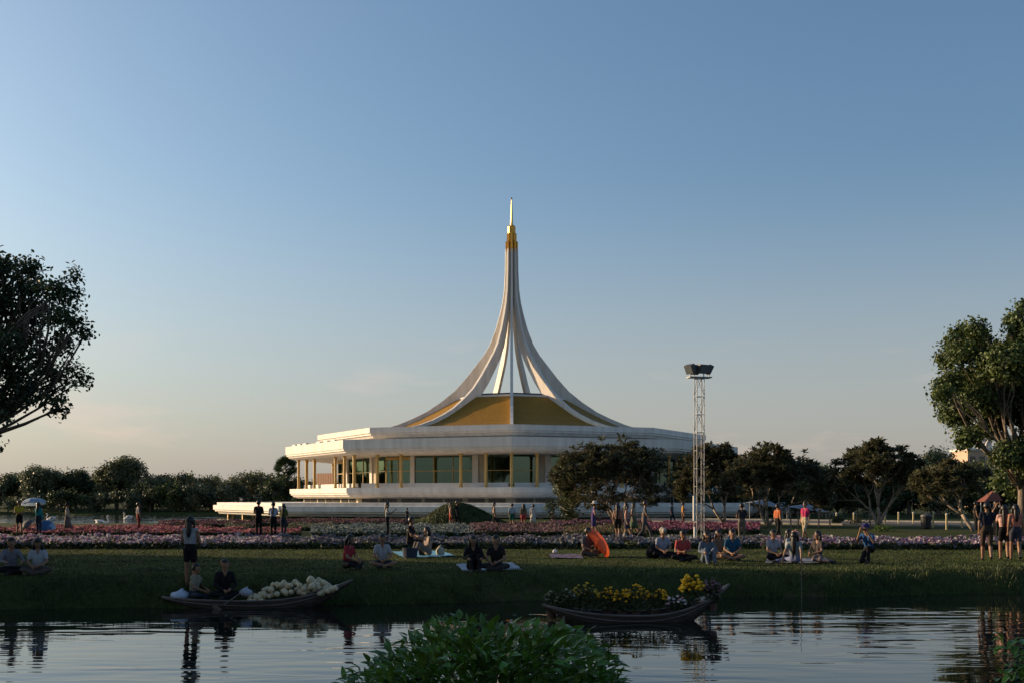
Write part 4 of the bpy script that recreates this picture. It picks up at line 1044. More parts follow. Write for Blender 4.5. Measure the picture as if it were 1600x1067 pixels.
# ------------------------------------------------------------------ boats
def sampan(label, x0, x1, Yc, yaw, zl, zm, zr, beam, zwater, name='wooden_boat'):
    """x0, x1: ends; zl, zm, zr: gunwale heights at left end, lowest point, right end"""
    L = x1 - x0; o = thing(name, label, 'boat', ((x0 + x1) / 2, Yc, zwater), yaw, 'wooden boats on the pond')
    n = 26; secs = []
    for i in range(n + 1):
        t = i / n; x = -L / 2 + L * t; s = 2 * t - 1
        zg = (zm + (zl - zm) * max(0, -s) ** 2.3 + (zr - zm) * max(0, s) ** 2.3) - zwater
        bw = beam / 2 * max(.045, (1 - abs(s) ** 2.4) ** .75)
        kd = zg - (.36 + .12) * max(.10, (1 - abs(s) ** 2.2))
        secs.append((x, zg, bw, kd))
    prof = ((1, 1), (.93, .55), (.70, .18), (.30, .02), (0, 0), (-.30, .02), (-.70, .18), (-.93, .55), (-1, 1))
    vs, vi = [], []
    for x, zg, bw, kd in secs:
        for u, v in prof: vs.append((x, u * bw, kd + (zg - kd) * v))
        for u, v in prof: vi.append((x, u * max(.01, bw - .035), kd + .04 + (zg - kd - .035) * v))
    k = len(prof); mb = MB()
    mb.add(vs, [(i * k + j, i * k + j + 1, (i + 1) * k + j + 1, (i + 1) * k + j) for i in range(n) for j in range(k - 1)])
    mb.add(vi, [(i * k + j, (i + 1) * k + j, (i + 1) * k + j + 1, i * k + j + 1) for i in range(n) for j in range(k - 1)])
    mb.build('hull', M_hull, o, fix=False)
    for s_ in (-1, 1):
        mb = MB(); mb.tube([(x, s_ * bw, zg + .01) for x, zg, bw, kd in secs], .026, 6); mb.build('gunwale', M_rim, o)
    for s_ in (-1, 1):
        mb = MB(); mb.tube([(x, s_ * (bw + .012) * .985, zg - .10 * (1 - abs(2 * i / n - 1) ** 2)) for i, (x, zg, bw, kd) in enumerate(secs)], .014, 5); mb.build('rubbing_strake', M_rim, o)
    for sgn, i0 in ((-1, 0), (1, n - 4)):
        mb = MB(); vs = []
        for i in range(i0, i0 + 5):
            x, zg, bw, kd = secs[i]; vs += [(x, -bw, zg + .022), (x, bw, zg + .022), (x, -bw, zg - .02), (x, bw, zg - .02)]
        mb.add(vs, [(4 * i + p, 4 * i + q, 4 * i + 4 + q, 4 * i + 4 + p) for i in range(4) for p, q in ((0, 1), (1, 3), (3, 2), (2, 0))]); mb.build('end_deck', M_rim, o)
    for t in (.28, .5, .72):
        x, zg, bw, kd = secs[int(n * t)]
        mb = MB(); mb.box((x, 0, zg - .10), (.16, bw * 1.86, .03)); mb.build('thwart', M_hull, o)
    return o, secs
Y1, Y2 = 25.3, 22.4
B1, S1 = sampan('dark wooden boat with cream gourds by the bank, two people aboard', P(256, 930, Y1).x, P(549, 907, Y1).x, Y1, R_(3), -.38, -.44, 0.0, .95, WZ)
B2, S2 = sampan('dark wooden boat filled with potted flowers', P(848, 943, Y2).x, P(1141, 914, Y2).x, Y2, R_(4), -.27, -.47, .12, .92, WZ)
def zg_at(S, x):
    return float(np.interp(x, [s[0] for s in S], [s[1] for s in S]))
# cargo of cream gourds
rr = random.Random(44)
gmesh = []
for v_ in range(3):
    mb = MB(); mb.ball((0, 0, 0), (1, .92, .86 + .1 * v_), 10, 8)
    mb.v = [(x * (1 + .06 * math.cos(6 * math.atan2(y, x))), y * (1 + .06 * math.cos(6 * math.atan2(y, x))), z) for x, y, z in mb.v]
    mb.tube([(0, 0, .8), (.1, 0, 1.1)], [.14, .1], 5)
    gmesh.append(mb.mesh('gourd', mat('cream_gourd', (.52, .44, .28), .55, .18, 3), True))
cx0 = B1.location.x
for i in range(130):
    px = rr.uniform(392, 527); u = (px - 392) / 135
    x = (px - 800) / F * Y1 - cx0
    topy = np.interp(px, [388, 402, 420, 450, 478, 492, 505, 528], [929, 919, 909, 903, 903, 898, 904, 911])
    zt_ = CAMZ + (HOR - topy) / F * Y1 - WZ - .06
    yl = rr.uniform(-.30, .22)
    zz = zt_ - rr.uniform(0, .22) - .6 * yl * yl - (.05 if yl < -.15 else 0)
    r = rr.uniform(.058, .078) * (1.25 if 480 < px < 500 and rr.random() < .4 else 1)
    zz = max(zz, zg_at(S1, x) - .02)
    g_ = link('gourd', gmesh[i % 3], None, (cx0 + x, Y1 + yl, WZ + zz)); g_.scale = (r,) * 3
    g_.rotation_euler = (rr.uniform(-1.5, 1.5), rr.uniform(-1.5, 1.5), rr.uniform(0, 6))
    tag(g_, 'round cream gourd heaped in the boat by the bank', 'gourd', 'cream gourds heaped in the boat')
s_ = sack('rice_sack', 'pale blue-white sack in the left end of the gourd boat', P(282, 937, Y1 - .05), .23, (.42, .50, .62), 'sack', 7, .62)
s_ = sack('plastic_bag', 'clear pale bag between the rower and the gourds', P(384, 931, Y1 - .15), .15, (.34, .36, .42), 'bag', 8, .8)
ow = thing('paddle', 'wooden paddle resting over the gourd boat side', 'paddle', P(371, 928, Y1 - .5))
mb = MB(); mb.tube([(.05, .1, .02), (-.28, -.12, -.22)], .016, 6); mb.build('shaft', M_rim, ow)
mb = MB(); mb.box((-.40, -.2, -.31), (.3, .02, .11), rot=Matrix.Rotation(R_(35), 3, 'Y') @ Matrix.Rotation(R_(-30), 3, 'Z')); mb.build('blade', M_hull, ow)
# potted flowers in the second boat
def potted(label, px, ytop, wpx, cols, seed, nb=40, leafy=260, yb=948, bs=.030):
    rr = random.Random(seed); rng = np.random.default_rng(seed)
    x = (px - 800) / F * Y2; loc = Vector((x, Y2 + rr.uniform(-.1, .14), WZ + max(0.03, zg_at(S2, x - B2.location.x) - .28)))
    zt_ = CAMZ + (HOR - ytop) / F * Y2 - loc.z; w = wpx / F * Y2 / 2
    o = thing('potted_flowers', label, 'potted plant', loc, 0, 'potted flowers in the boat')
    mb = MB(); mb.lathe([(.08, 0), (.11, .16), (.12, .17), (.095, .165), (.08, .03)], 12); mb.build('pot', mat('clay_pot', (.09, .05, .04), .8), o)
    C = rand_dirs(leafy, rng) * np.array([w, .2, zt_ * .42]) * rng.uniform(.4, 1, (leafy, 1)) + np.array([0, 0, zt_ * .55])
    link('foliage', leaves_mesh('foliage', LM['bloom'], C, rand_dirs(leafy, rng) + np.array([0, 0, .5]), rng.uniform(.05, .1, leafy), .035, None, .1, rng), o)
    mbs = [MB() for _ in cols]
    for i in range(nb):
        d = Vector((rr.uniform(-1, 1), rr.uniform(-1, .6), rr.uniform(.1, 1)))
        p = Vector((d.x * w, d.y * .2, zt_ * (.6 + .4 * d.z * (1 - .5 * d.x * d.x))))
        k = rr.randrange(len(cols)); r = bs * rr.uniform(.75, 1.2)
        mbs[k].ball(p, (r, r, r * .75), 7, 5)
    for m_, c in zip(mbs, cols):
        if m_.v: stuff(m_.build('blooms', mat('petal_%d_%d_%d' % tuple(int(q * 255) for q in c), c, .7, .15, 9, trans=.0, spec=.1), o, smooth=True))
YEL = [(.62, .36, .02), (.55, .28, .02)]
potted('pale lilac flowers at the left end of the flower boat', 862, 921, 30, [(.20, .19, .16), (.12, .13, .07)], 81, 16, 320)
potted('grey-white flowers second from the left in the flower boat', 885, 919, 34, [(.26, .25, .24), (.12, .13, .06)], 82, 14, 320)
potted('tall leafy plant with dim yellow blooms left of boat centre', 915, 908, 40, [(.30, .24, .04), (.40, .28, .03)], 83, 30, 320)
potted('yellow chrysanthemums left of the boat centre', 950, 916, 34, YEL, 84, 34)
potted('yellow chrysanthemums, tallest at the boat centre', 992, 912, 40, YEL, 85, 46)
potted('yellow chrysanthemums just right of the boat centre', 1025, 918, 40, YEL, 86, 44)
potted('small yellow flowers low between the two centre clumps', 972, 921, 30, YEL, 90, 24)
potted('pink and white flowers low right of centre', 1055, 928, 30, [(.50, .22, .28), (.52, .48, .48)], 87, 30)
potted('tall bright yellow chrysanthemums near the right end', 1080, 896, 36, [(.75, .46, .03), (.68, .36, .02)], 88, 60, 300, bs=.042)
potted('dusky mauve flowers at the raised right end', 1112, 901, 30, [(.22, .12, .16), (.16, .09, .11)], 89, 40, 260)
# mooring stakes
for px, yb, yt, Y, lab in ((881, 985, 962, 21.6, 'short mooring stake under the left end of the flower boat'), (1252, 945, 868, 26.2, 'thin bamboo stake at the bank below the four students'), (519, 946, 915, 25.9, 'thin stake behind the right end of the gourd boat')):
    a = P(px, yt, Y); zb = float(ground_z(a.x, Y)) - .2
    mb = MB(); mb.tube([(0, 0, zb - a.z), (.01, 0, (zb - a.z) / 2), (0, 0, 0)], [.026, .022, .018] if Y < 25 else [.009, .008, .007], 6)
    tag(mb.build('stake', M_rim, loc=a), lab, 'stake')

# ------------------------------------------------------------------ leafy bush on the near bank
rng = np.random.default_rng(91); rr = random.Random(91)
bc = P(750, 1100, 7.0)
bu = thing('leafy_bush', 'dark green leafy bush at the bottom centre, in front of the pond', 'bush', (bc.x, bc.y, float(ground_z(bc.x, bc.y))))
bz = float(ground_z(bc.x, bc.y))
def bush_pt():
    px = rr.uniform(535, 975)
    top = np.interp(px, [530, 560, 600, 640, 690, 720, 770, 830, 880, 920, 950, 980], [1066, 1054, 1026, 1002, 982, 976, 980, 986, 990, 1002, 1026, 1066])
    Yd = 7.0 + rr.uniform(-.75, .75); k = math.sqrt(max(0, 1 - ((Yd - 7.0) / .8) ** 2))
    zt_ = CAMZ + (HOR - top) / F * 7.0; zb = zt_ - (.75 + .3 * rr.random())
    h = .72 + .28 * k + rr.uniform(-.08, .05)
    s = rr.random() ** .6
    return Vector(((px - 800) / F * Yd, Yd, zb + (zt_ - zb) * s * h))
lm = []
for v_ in range(4):
    mb = MB(); L_, W_ = 1.0, .34 + .05 * v_
    vs = []; n = 6
    for i in range(n + 1):
        t = i / n; w = W_ * .5 * math.sin(PI * min(1, t ** .8 * 1.0)) if 0 < t < 1 else .004
        zc = -.25 * t * t + .03 * v_ * math.sin(t * 5)
        vs += [(t, -w, zc + w * .35), (t, 0, zc), (t, w, zc + w * .35)]
    mb.add(vs, [(3 * i + j, 3 * i + 3 + j, 3 * i + 4 + j, 3 * i + 1 + j) for i in range(n) for j in (0, 1)])
    lm.append(mb.mesh('leaf', LM['bush'], True, False))
def leaf_rot(p):
    out = Vector((p.x - bc.x, p.y - bc.y, .5)).normalized()
    a = (out + Vector((rr.uniform(-.8, .8), rr.uniform(-.8, .8), rr.uniform(-.4, .8)))).normalized()
    return a.to_track_quat('X', 'Z') @ Matrix.Rotation(rr.uniform(-.7, .7), 3, 'X').to_quaternion()
pts = [bush_pt() for _ in range(5600)]
order = sorted(range(len(pts)), key=lambda i: pts[i].y - 1.2 * pts[i].z)
for i in order[:300]:
    p = pts[i]; o = link('leaf', lm[i % 4], bu, p - bu.location)
    o.rotation_mode = 'QUATERNION'; o.rotation_quaternion = leaf_rot(p); s = rr.uniform(.06, .135); o.scale = (s, s, s)
rest = order[300:]; V_, F_ = [], []
for i in rest:
    p = pts[i] - bu.location; q = leaf_rot(pts[i]).to_matrix(); s = rr.uniform(.055, .115); me = lm[i % 4]; o_ = len(V_)
    V_ += [tuple(p + q @ (v.co * s)) for v in me.vertices]; F_ += [tuple(k + o_ for k in f.vertices) for f in me.polygons]
me = bpy.data.meshes.new('foliage'); me.from_pydata(V_, [], F_); me.materials.append(LM['bush']); me.polygons.foreach_set('use_smooth', [True] * len(F_))
stuff(link('foliage', me, bu))
for i in range(26):
    p = bush_pt(); q = Vector((bc.x + (p.x - bc.x) * .4, 7.0 + (p.y - 7) * .4, bz))
    mb = MB(); limb(mb, q - bu.location, p - bu.location, .012, .004, rr, .08, 4, sides=5); mb.build('stem', M_bark, bu)
# water plants at the lower right corner
cp = P(1612, 1040, 8.2)
pl = thing('bank_plant', 'leafy plant on the near bank at the bottom right corner', 'plant', (cp.x, cp.y, float(ground_z(cp.x, cp.y))))
V_, F_ = [], []
for i in range(240):
    top = P(1600 + rr.uniform(-16, 60), 1000, 8.2); p = Vector((P(1600 + abs(rr.gauss(0, 28)) * rr.choice((-.55, 1, 1)), 0, 8.2).x, 8.2 + rr.uniform(-.3, .3), pl.location.z + (top.z - pl.location.z) * rr.random()))
    a = Vector((rr.uniform(-1, 1), rr.uniform(-1, 1), rr.uniform(-.3, 1))).normalized(); q = a.to_track_quat('X', 'Z').to_matrix(); s = rr.uniform(.07, .14); o_ = len(V_); me = lm[i % 4]
    V_ += [tuple(p - pl.location + q @ (v.co * s)) for v in me.vertices]; F_ += [tuple(k + o_ for k in f.vertices) for f in me.polygons]
me = bpy.data.meshes.new('foliage'); me.from_pydata(V_, [], F_); me.materials.append(LM['bush']); stuff(link('foliage', me, pl))
mb = MB(); limb(mb, (0, 0, -.1), (-.02, 0, 1.3), .014, .005, rr, .08, 4, sides=5); mb.build('stem', M_bark, pl)
# ------------------------------------------------------------------ people
SKIN = (.25, .135, .082)
HAIR = (.010, .008, .007)
M_hair = mat('black_hair', HAIR, .45, .3, 20, stretch=(1, 1, .2), spec=.4)
M_eye = mat('eye_dark', (.01, .008, .008), .3, .1, 5)
M_lip = mat('lip', (.22, .07, .06), .5, .1, 5)
def skinmat(c): return mat('skin_%d' % int(c[0] * 1000), c, .55, .08, 9, spec=.3)
def cap_seg(mb, a, ra, b, rb, sx=1.0):
    """capsule with round ends"""
    a, b = Vector(a), Vector(b); d = b - a; L = d.length
    if L < 1e-4: d = Vector((0, 0, 1)); L = 1e-4
    d = d / L
    pts, rs = [], []
    for k in (-.98, -.7, -.35): pts.append(a + d * ra * k); rs.append(ra * math.sqrt(1 - k * k))
    pts.append(a); rs.append(ra); pts.append(b); rs.append(rb)
    for k in (.35, .7, .98): pts.append(b + d * rb * k); rs.append(rb * math.sqrt(1 - k * k))
    mb.tube(pts, rs, 10)
PEOPLE = []
def person(label, x, y, H, rot, pose='stand', arms='down', shirt=(.3, .3, .3), pants=(.05, .05, .06), sleeve='short', legs='long', hair='short', skirt=None, shoe=(.03, .03, .03),
           lean=0.0, head_turn=0.0, head_tilt=0.0, z=None, skin=SKIN, hat=None, vox=None, name='person', stride=.24, hold=None, group=None, twist=0):
    """x, y: photo pixel of the feet or seat on the ground (z None: lawn level); rot: 0 faces the camera, 90 faces right"""
    loc = Vector((x, y, z)) if z is not None and isinstance(z, float) and abs(x) < 80 and y < 200 and name == 'person_at' else None
    if loc is None:
        loc = GG(x, y) if z is None else P(x, y, z)
    shirt = tuple(q * .8 for q in shirt); pants = tuple(q * .85 for q in pants)
    V = Vector; S = []                                   # (a, ra, b, rb, material key)
    seat = pose.startswith('sit') or pose == 'kneel'
    if pose in ('stand', 'walk'):
        hip = .90; st = stride if pose == 'walk' else .03
        ank = [V((.09, -st, .07)), V((-.09, st * 1.05, .07 + (.05 if pose == 'walk' else 0)))]
        kn = [V((.095, -st * .62 - .02, .48)), V((-.095, st * .35 - .05, .47))]
        toe = [ank[0] + V((.02, -.15, -.035)), ank[1] + V((-.02, -.14, -.05))]
        pel = V((0, 0, .95))
    elif pose == 'sit_cross':
        hip = .13; pel = V((0, .02, .16)); kn = [V((.33, -.25, .17)), V((-.33, -.25, .17))]
        ank = [V((-.06, -.36, .08)), V((.06, -.32, .10))]; toe = [V((-.18, -.36, .06)), V((.18, -.32, .06))]
    elif pose == 'sit_knees':
        hip = .12; pel = V((0, .02, .16)); kn = [V((.12, -.36, .44)), V((-.12, -.36, .44))]
        ank = [V((.10, -.52, .07)), V((-.10, -.50, .07))]; toe = [V((.11, -.68, .04)), V((-.11, -.66, .04))]
    elif pose == 'sit_side':
        hip = .13; pel = V((0, 0, .16)); kn = [V((.34, -.26, .12)), V((.18, -.36, .13))]
        ank = [V((.52, .02, .08)), V((.56, -.12, .08))]; toe = [V((.62, .1, .05)), V((.68, -.03, .05))]
    elif pose == 'sit_stool':
        hip = .42; pel = V((0, 0, .46)); kn = [V((.14, -.38, .46)), V((-.14, -.38, .46))]
        ank = [V((.12, -.40, .08)), V((-.12, -.38, .08))]; toe = [V((.13, -.55, .04)), V((-.13, -.53, .04))]
    elif pose == 'kneel':
        hip = .40; pel = V((0, .12, .44)); kn = [V((.12, -.28, .50)), V((-.14, -.16, .07))]
        ank = [V((.12, -.26, .08)), V((-.14, .26, .08))]; toe = [V((.13, -.42, .04)), V((-.14, .38, .05))]
    dz = pel.z + (.05 if not seat else .04)
    tl = 1.0
    lx = V((0, -math.sin(lean), math.cos(lean)))
    wst = V((0, pel.y, dz)) + lx * .06; chest = V((0, pel.y, dz)) + lx * .26; shz = V((0, pel.y, dz)) + lx * .41
    sh = [shz + V((.165, 0, 0)), shz + V((-.165, 0, 0))]
    nk = shz + lx * .065; hd = nk + lx * .15 + V((0, -.02, 0))
    if arms == 'down': el = [sh[0] + V((.05, .03, -.28)), sh[1] + V((-.05, .03, -.28))]; wr = [el[0] + V((.0, -.07, -.24)), el[1] + V((0, -.07, -.24))]
    elif arms == 'swing': el = [sh[0] + V((.05, .10, -.26)), sh[1] + V((-.05, -.06, -.27))]; wr = [el[0] + V((.0, .02, -.24)), el[1] + V((0, -.16, -.20))]
    elif arms == 'phone': el = [sh[0] + V((.02, -.13, -.25)), sh[1] + V((-.02, -.13, -.25))]; wr = [sh[0] + V((-.11, -.36, -.05)), sh[1] + V((.11, -.36, -.05))]
    elif arms == 'camera': el = [sh[0] + V((.10, -.14, -.20)), sh[1] + V((-.10, -.14, -.20))]; wr = [hd + V((.09, -.19, -.03)), hd + V((-.09, -.19, -.03))]
    elif arms == 'fold': el = [sh[0] + V((.06, -.04, -.27)), sh[1] + V((-.06, -.04, -.27))]; wr = [sh[0] + V((-.12, -.22, -.26)), sh[1] + V((.12, -.22, -.28))]
    elif arms == 'lap': el = [sh[0] + V((.07, -.08, -.25)), sh[1] + V((-.07, -.08, -.25))]; wr = [sh[0] + V((-.09, -.30, -.33)), sh[1] + V((.09, -.28, -.35))]
    elif arms == 'knees': el = [sh[0] + V((.10, -.16, -.22)), sh[1] + V((-.10, -.16, -.22))]; wr = [sh[0] + V((.02, -.38, -.24)), sh[1] + V((-.02, -.38, -.24))]
    elif arms == 'up': el = [sh[0] + V((.05, -.10, -.22)), sh[1] + V((-.05, .02, -.28))]; wr = [sh[0] + V((-.04, -.14, .02)), el[1] + V((0, -.08, -.24))]
    elif arms == 'reach': el = [sh[0] + V((.03, -.18, -.20)), sh[1] + V((-.05, .03, -.28))]; wr = [el[0] + V((-.02, -.24, .03)), el[1] + V((0, -.07, -.24))]
    elif arms == 'behind': el = [sh[0] + V((.07, .15, -.24)), sh[1] + V((-.07, .15, -.24))]; wr = [el[0] + V((.04, .12, -.22)), el[1] + V((-.04, .12, -.22))]
    hips = [V((.09, pel.y, hip if not seat else pel.z - .01)), V((-.09, pel.y, hip if not seat else pel.z - .01))]
    lower = {'long': 'pants', 'short': 'skin', 'mid': 'skin'}[legs]
    for i in (0, 1):
        S.append((ank[i], .042, toe[i], .032, 'shoe'))
        mid = ank[i].lerp(kn[i], .62)
        S.append((ank[i], .038 if legs != 'long' else .05, mid, .055 if legs != 'long' else .062, lower)); S.append((mid, .056, kn[i], .056, lower))
        if legs == 'short': 
            hm = hips[i].lerp(kn[i], .55); S.append((hips[i], .09, hm, .082, 'pants')); S.append((hm, .068, kn[i], .056, 'skin'))
        else: S.append((hips[i], .09, kn[i], .066, 'pants'))
        mu_ = sh[i].lerp(el[i], .6)
        S.append((shz + (sh[i] - shz) * .55, .07, sh[i], .058, 'shirt'))
        S.append((sh[i], .057, mu_, .05, 'shirt' if sleeve != 'none' else 'skin')); S.append((mu_, .043, el[i], .038, 'shirt' if sleeve == 'long' else 'skin'))
        S.append((el[i], .038 if sleeve != 'long' else .045, wr[i], .028 if sleeve != 'long' else .036, 'shirt' if sleeve == 'long' else 'skin'))
        hdv = (wr[i] - el[i]).normalized(); S.append((wr[i], .028, wr[i] + hdv * .075, .034, 'skin'))
        S.append((wst + V(((.05, -.05)[i], 0, 0)), .09, chest + V(((.07, -.07)[i], 0, 0)), .10, 'shirt'))
        S.append((V(((.06, -.06)[i], pel.y, pel.z)), .105, wst + V(((.05, -.05)[i], 0, .02)), .09, 'pants' if not skirt else 'skirt'))
        S.append((chest + V(((.07, -.07)[i], 0, 0)), .10, shz + V(((.08, -.08)[i], 0, -.04)), .075, 'shirt'))
    S.append((V((-.07, pel.y, pel.z - .02)), .10, V((.07, pel.y, pel.z - .02)), .10, 'pants' if not skirt else 'skirt'))
    if skirt and not seat:
        hem = skirt
        S.append((wst + V((0, 0, -.05)), .12, V((.07, -.01, hem + .1)), .16, 'skirt')); S.append((wst + V((0, 0, -.05)), .12, V((-.07, .01, hem + .1)), .16, 'skirt'))
    S.append((shz, .055, nk + lx * .05, .05, 'skin'))
    # head, turned and tilted on the neck
    HR = Matrix.Rotation(head_turn, 3, 'Z') @ Matrix.Rotation(head_tilt, 3, 'X')
    hv = lambda q: hd + HR @ V(q)
    S.append((hv((0, .012, .035)), .094, hv((0, 0, -.02)), .084, 'skin')); S.append((hv((0, -.02, -.05)), .062, hv((0, -.035, -.085)), .042, 'skin'))
    S.append((hv((0, -.085, .01)), .010, hv((0, -.100, -.022)), .016, 'skin'))
    for s_ in (-1, 1): S.append((hv((s_ * .088, .01, .01)), .014, hv((s_ * .088, .012, -.03)), .011, 'skin'))
    mb = MB()
    for a, ra, b, rb, k in S: cap_seg(mb, a, ra, b, rb)
    me = mb.mesh('body', [], fix=True)
    tmp = bpy.data.objects.new('tmp', me); COL.objects.link(tmp)
    Hpx = H / loc.y * F
    md = tmp.modifiers.new('r', 'REMESH'); md.mode = 'VOXEL'; md.voxel_size = vox or (.018 if Hpx > 75 or (seat and loc.y < 38) else .025); md.use_smooth_shade = True
    sm = tmp.modifiers.new('s', 'SMOOTH'); sm.factor = .5; sm.iterations = 2
    k = H / 1.70
    cols = dict(shirt=cloth(shirt), pants=cloth(pants), skirt=cloth(pants), skin=skinmat(skin), shoe=cloth(shoe))
    PEOPLE.append(dict(tmp=tmp, S=S, loc=loc, k=k, rot=R_(rot), label=label, cols=cols, hd=hd, HR=HR, hair=hair, hat=hat, wr=wr, el=el, group=group, hold=hold, lx=lx, shz=shz, skin=skin))
def finish_people():
    bpy.context.view_layer.update()
    dg = bpy.context.evaluated_depsgraph_get()
    keys = ['shirt', 'pants', 'skirt', 'skin', 'shoe']
    for p in PEOPLE:
        me = bpy.data.meshes.new_from_object(p['tmp'].evaluated_get(dg)); me.name = 'body'
        n = len(me.polygons); C = np.empty(n * 3); me.polygons.foreach_get('center', C); C = C.reshape(-1, 3)
        best = np.full(n, 1e9); idx = np.zeros(n, int)
        for a, ra, b, rb, k in p['S']:
            a_, b_ = np.array(a), np.array(b); d = b_ - a_; t = np.clip(((C - a_) @ d) / (d @ d + 1e-9), 0, 1)
            dist = np.linalg.norm(C - a_ - t[:, None] * d, axis=1) - (ra + (rb - ra) * t)
            w = dist < best; best[w] = dist[w]; idx[w] = keys.index(k)
        me.materials.clear()
        for k in keys: me.materials.append(p['cols'][k])
        me.polygons.foreach_set('material_index', idx.astype(np.int32)); me.polygons.foreach_set('use_smooth', [True] * n)
        # fingers: five unequal tapered digits on each hand, joined to the body mesh
        mb = MB()
        for w_, e_ in zip(p['wr'], p['el']):
            d = (w_ - e_).normalized(); s = d.cross(Vector((0, 1, .3))); s = s.normalized() if s.length > .01 else Vector((1, 0, 0)); nrm = d.cross(s)
            base = w_ + d * .07
            for i, L in enumerate((.062, .072, .066, .05)):
                o = base + s * (-.028 + i * .0187); mb.tube([o, o + d * L * .55 + nrm * .004, o + d * L * .85 + nrm * .02], [.0095, .0085, .006], 5)
            o = w_ + d * .03 + s * -.026; mb.tube([o, o + (d - s * .8).normalized() * .035, o + (d * 1.2 - s * .5).normalized() * .06], [.011, .010, .007], 5)
        bm = bmesh.new(); bm.from_mesh(me)
        f0 = len(bm.faces); vs = [bm.verts.new(v) for v in mb.v]
        for f in mb.f:
            fc = bm.faces.new([vs[i] for i in f]); fc.material_index = 3; fc.smooth = True
        bm.to_mesh(me); bm.free()
        root = thing('person', p['label'], 'person', p['loc'], p['rot'], p['group']); root.scale = (p['k'],) * 3
        link('body', me, root)
        bpy.data.objects.remove(p['tmp'])
        hd, HR = p['hd'], p['HR']; hv = lambda q: hd + HR @ Vector(q)
        # face
        mb = MB()
        for s_ in (-1, 1): mb.ball(hv((s_ * .034, -.083, .014)), (.013, .008, .007), 7, 5)
        mb.build('eyes', M_eye, root, smooth=True)
        mb = MB(); mb.ball(hv((0, -.087, -.052)), (.024, .010, .007), 8, 5); mb.build('mouth', M_lip, root, smooth=True)
        # hair: a cap that leaves the face free, with a fall of hair when long
        mb = MB(); r0 = .112; N1, N2 = 16, 12
        vs = MB(); vs.ball((0, 0, 0), 1, N1, N2); out = []
        for x, y, z in vs.v:
            face = (y < -.25 and z < .42); low = z < -.55
            r = .8 if face or low else 1.0 + .03 * math.sin(9 * x) * math.sin(7 * z + 2)
            out.append(hv((x * r0 * .96 * r, y * r0 * 1.06 * r + .016, z * r0 * 1.12 * r + .022)))
        mb.add(out, vs.f)
        if p['hair'] in ('long', 'mid', 'tail'):
            L = {'long': .40, 'mid': .20, 'tail': .34}[p['hair']]; w = .045 if p['hair'] == 'tail' else .068
            a = hv((0, .075, .02)); down = -p['lx']
            pts = [a, hv((0, .105, -.06)), p['shz'] + Vector((0, .115, .02)), p['shz'] + Vector((0, .125, .02)) + down * L * .55, p['shz'] + Vector((0, .12, .02)) + down * L]
            mb2 = MB(); mb2.tube(pts, [w * .9, w, w, w * .85, w * .3], 10)
            mb.add([(v[0], pts[2].y - .02 + (v[1] - pts[2].y) * .6, v[2]) for v in mb2.v], mb2.f)
            if p['hair'] != 'tail':
                for s_ in (-1, 1):
                    mb.tube([hv((s_ * .085, .01, .03)), hv((s_ * .1, .0, -.06)), p['shz'] + Vector((s_ * .10, -.03 if p['hair'] == 'long' else .04, .0)) + down * L * .3], [.03, .04, .015], 7)
        mb.build('hair', M_hair, root, smooth=True)
        if p['hat']:
            kind, c = p['hat']; mb = MB()
            if kind == 'cap':
                b_ = MB(); b_.ball((0, 0, 0), 1, 16, 10)
                mb.add([hv((x * .122, y * .13 + .014, max(z, -.05) * .125 + .06)) for x, y, z in b_.v], b_.f)
                mb.tube([hv((0, -.08, .06)), hv((0, -.2, .045))], [.085, .06], 8)
                mb.v = mb.v
            else:
                b_ = MB(); b_.lathe([(.21, .045), (.20, .055), (.115, .07), (.105, .15), (.06, .175), (.005, .18)], 18)
                mb.add([hv((x, y + .012, z)) for x, y, z in b_.v], b_.f)
            mb.build('hat', cloth(c), root, smooth=True)
        if p['hold'] == 'phone':
            c_ = (p['wr'][0] + p['wr'][1]) / 2 + Vector((0, -.09, .06))
            mb = MB(); mb.box(c_, (.15, .012, .08)); R0 = Matrix.Rotation(p['rot'], 3, 'Z')
            ph = mb.build('phone', M_black); ph.location = p['loc']; ph.rotation_euler = (0, 0, p['rot']); ph.scale = (p['k'],) * 3
            tag(ph, 'dark phone held up by the woman in the cream top', 'phone')
        if p['hold'] == 'camera':
            c_ = hv((0, -.17, .0))
            mb = MB(); mb.box(c_, (.14, .06, .09)); mb.tube([c_ + Vector((0, -.03, 0)), c_ + Vector((0, -.11, 0))], .035, 12)
            ph = mb.build('camera_body', M_black); ph.location = p['loc']; ph.rotation_euler = (0, 0, p['rot']); ph.scale = (p['k'],) * 3
            tag(ph, 'black camera at the eye of the kneeling photographer', 'camera')

BLK, NAVY, WHT, GRY = (.012, .012, .014), (.015, .018, .035), (.55, .57, .60), (.16, .16, .17)
DJ = (.03, .035, .06)
# --- left
person('person in yellow shirt and dark shorts, standing at the far left', 30, 836, 1.76, 40, 'stand', 'fold', (.50, .36, .03), BLK, legs='short')
person('person in teal shirt under the pale umbrella, back turned', 60, 836, 1.68, 165, 'stand', 'up', (.02, .25, .29), DJ, 'long', hair='mid')
person('walker in pale long top and hat left of the swan boats', 105, 833, 1.62, 95, 'walk', 'swing', (.34, .30, .24), (.12, .10, .09), 'long', hat=('brim', BLK), skirt=.38)
person('walker in grey top and maroon trousers by the lake', 216, 831, 1.66, 130, 'walk', 'down', (.16, .15, .16), (.16, .025, .018), stride=.12)
person('seated person in light striped shirt at the left frame edge', 16, 899, 1.72, 35, 'sit_cross', 'knees', (.20, .20, .23), BLK, 'long', lean=.25)
person('seated girl in white blouse with long hair, second from the left edge', 60, 899, 1.66, 10, 'sit_cross', 'lap', (.40, .42, .46), (.10, .08, .07), hair='long', head_tilt=.35, lean=.12)
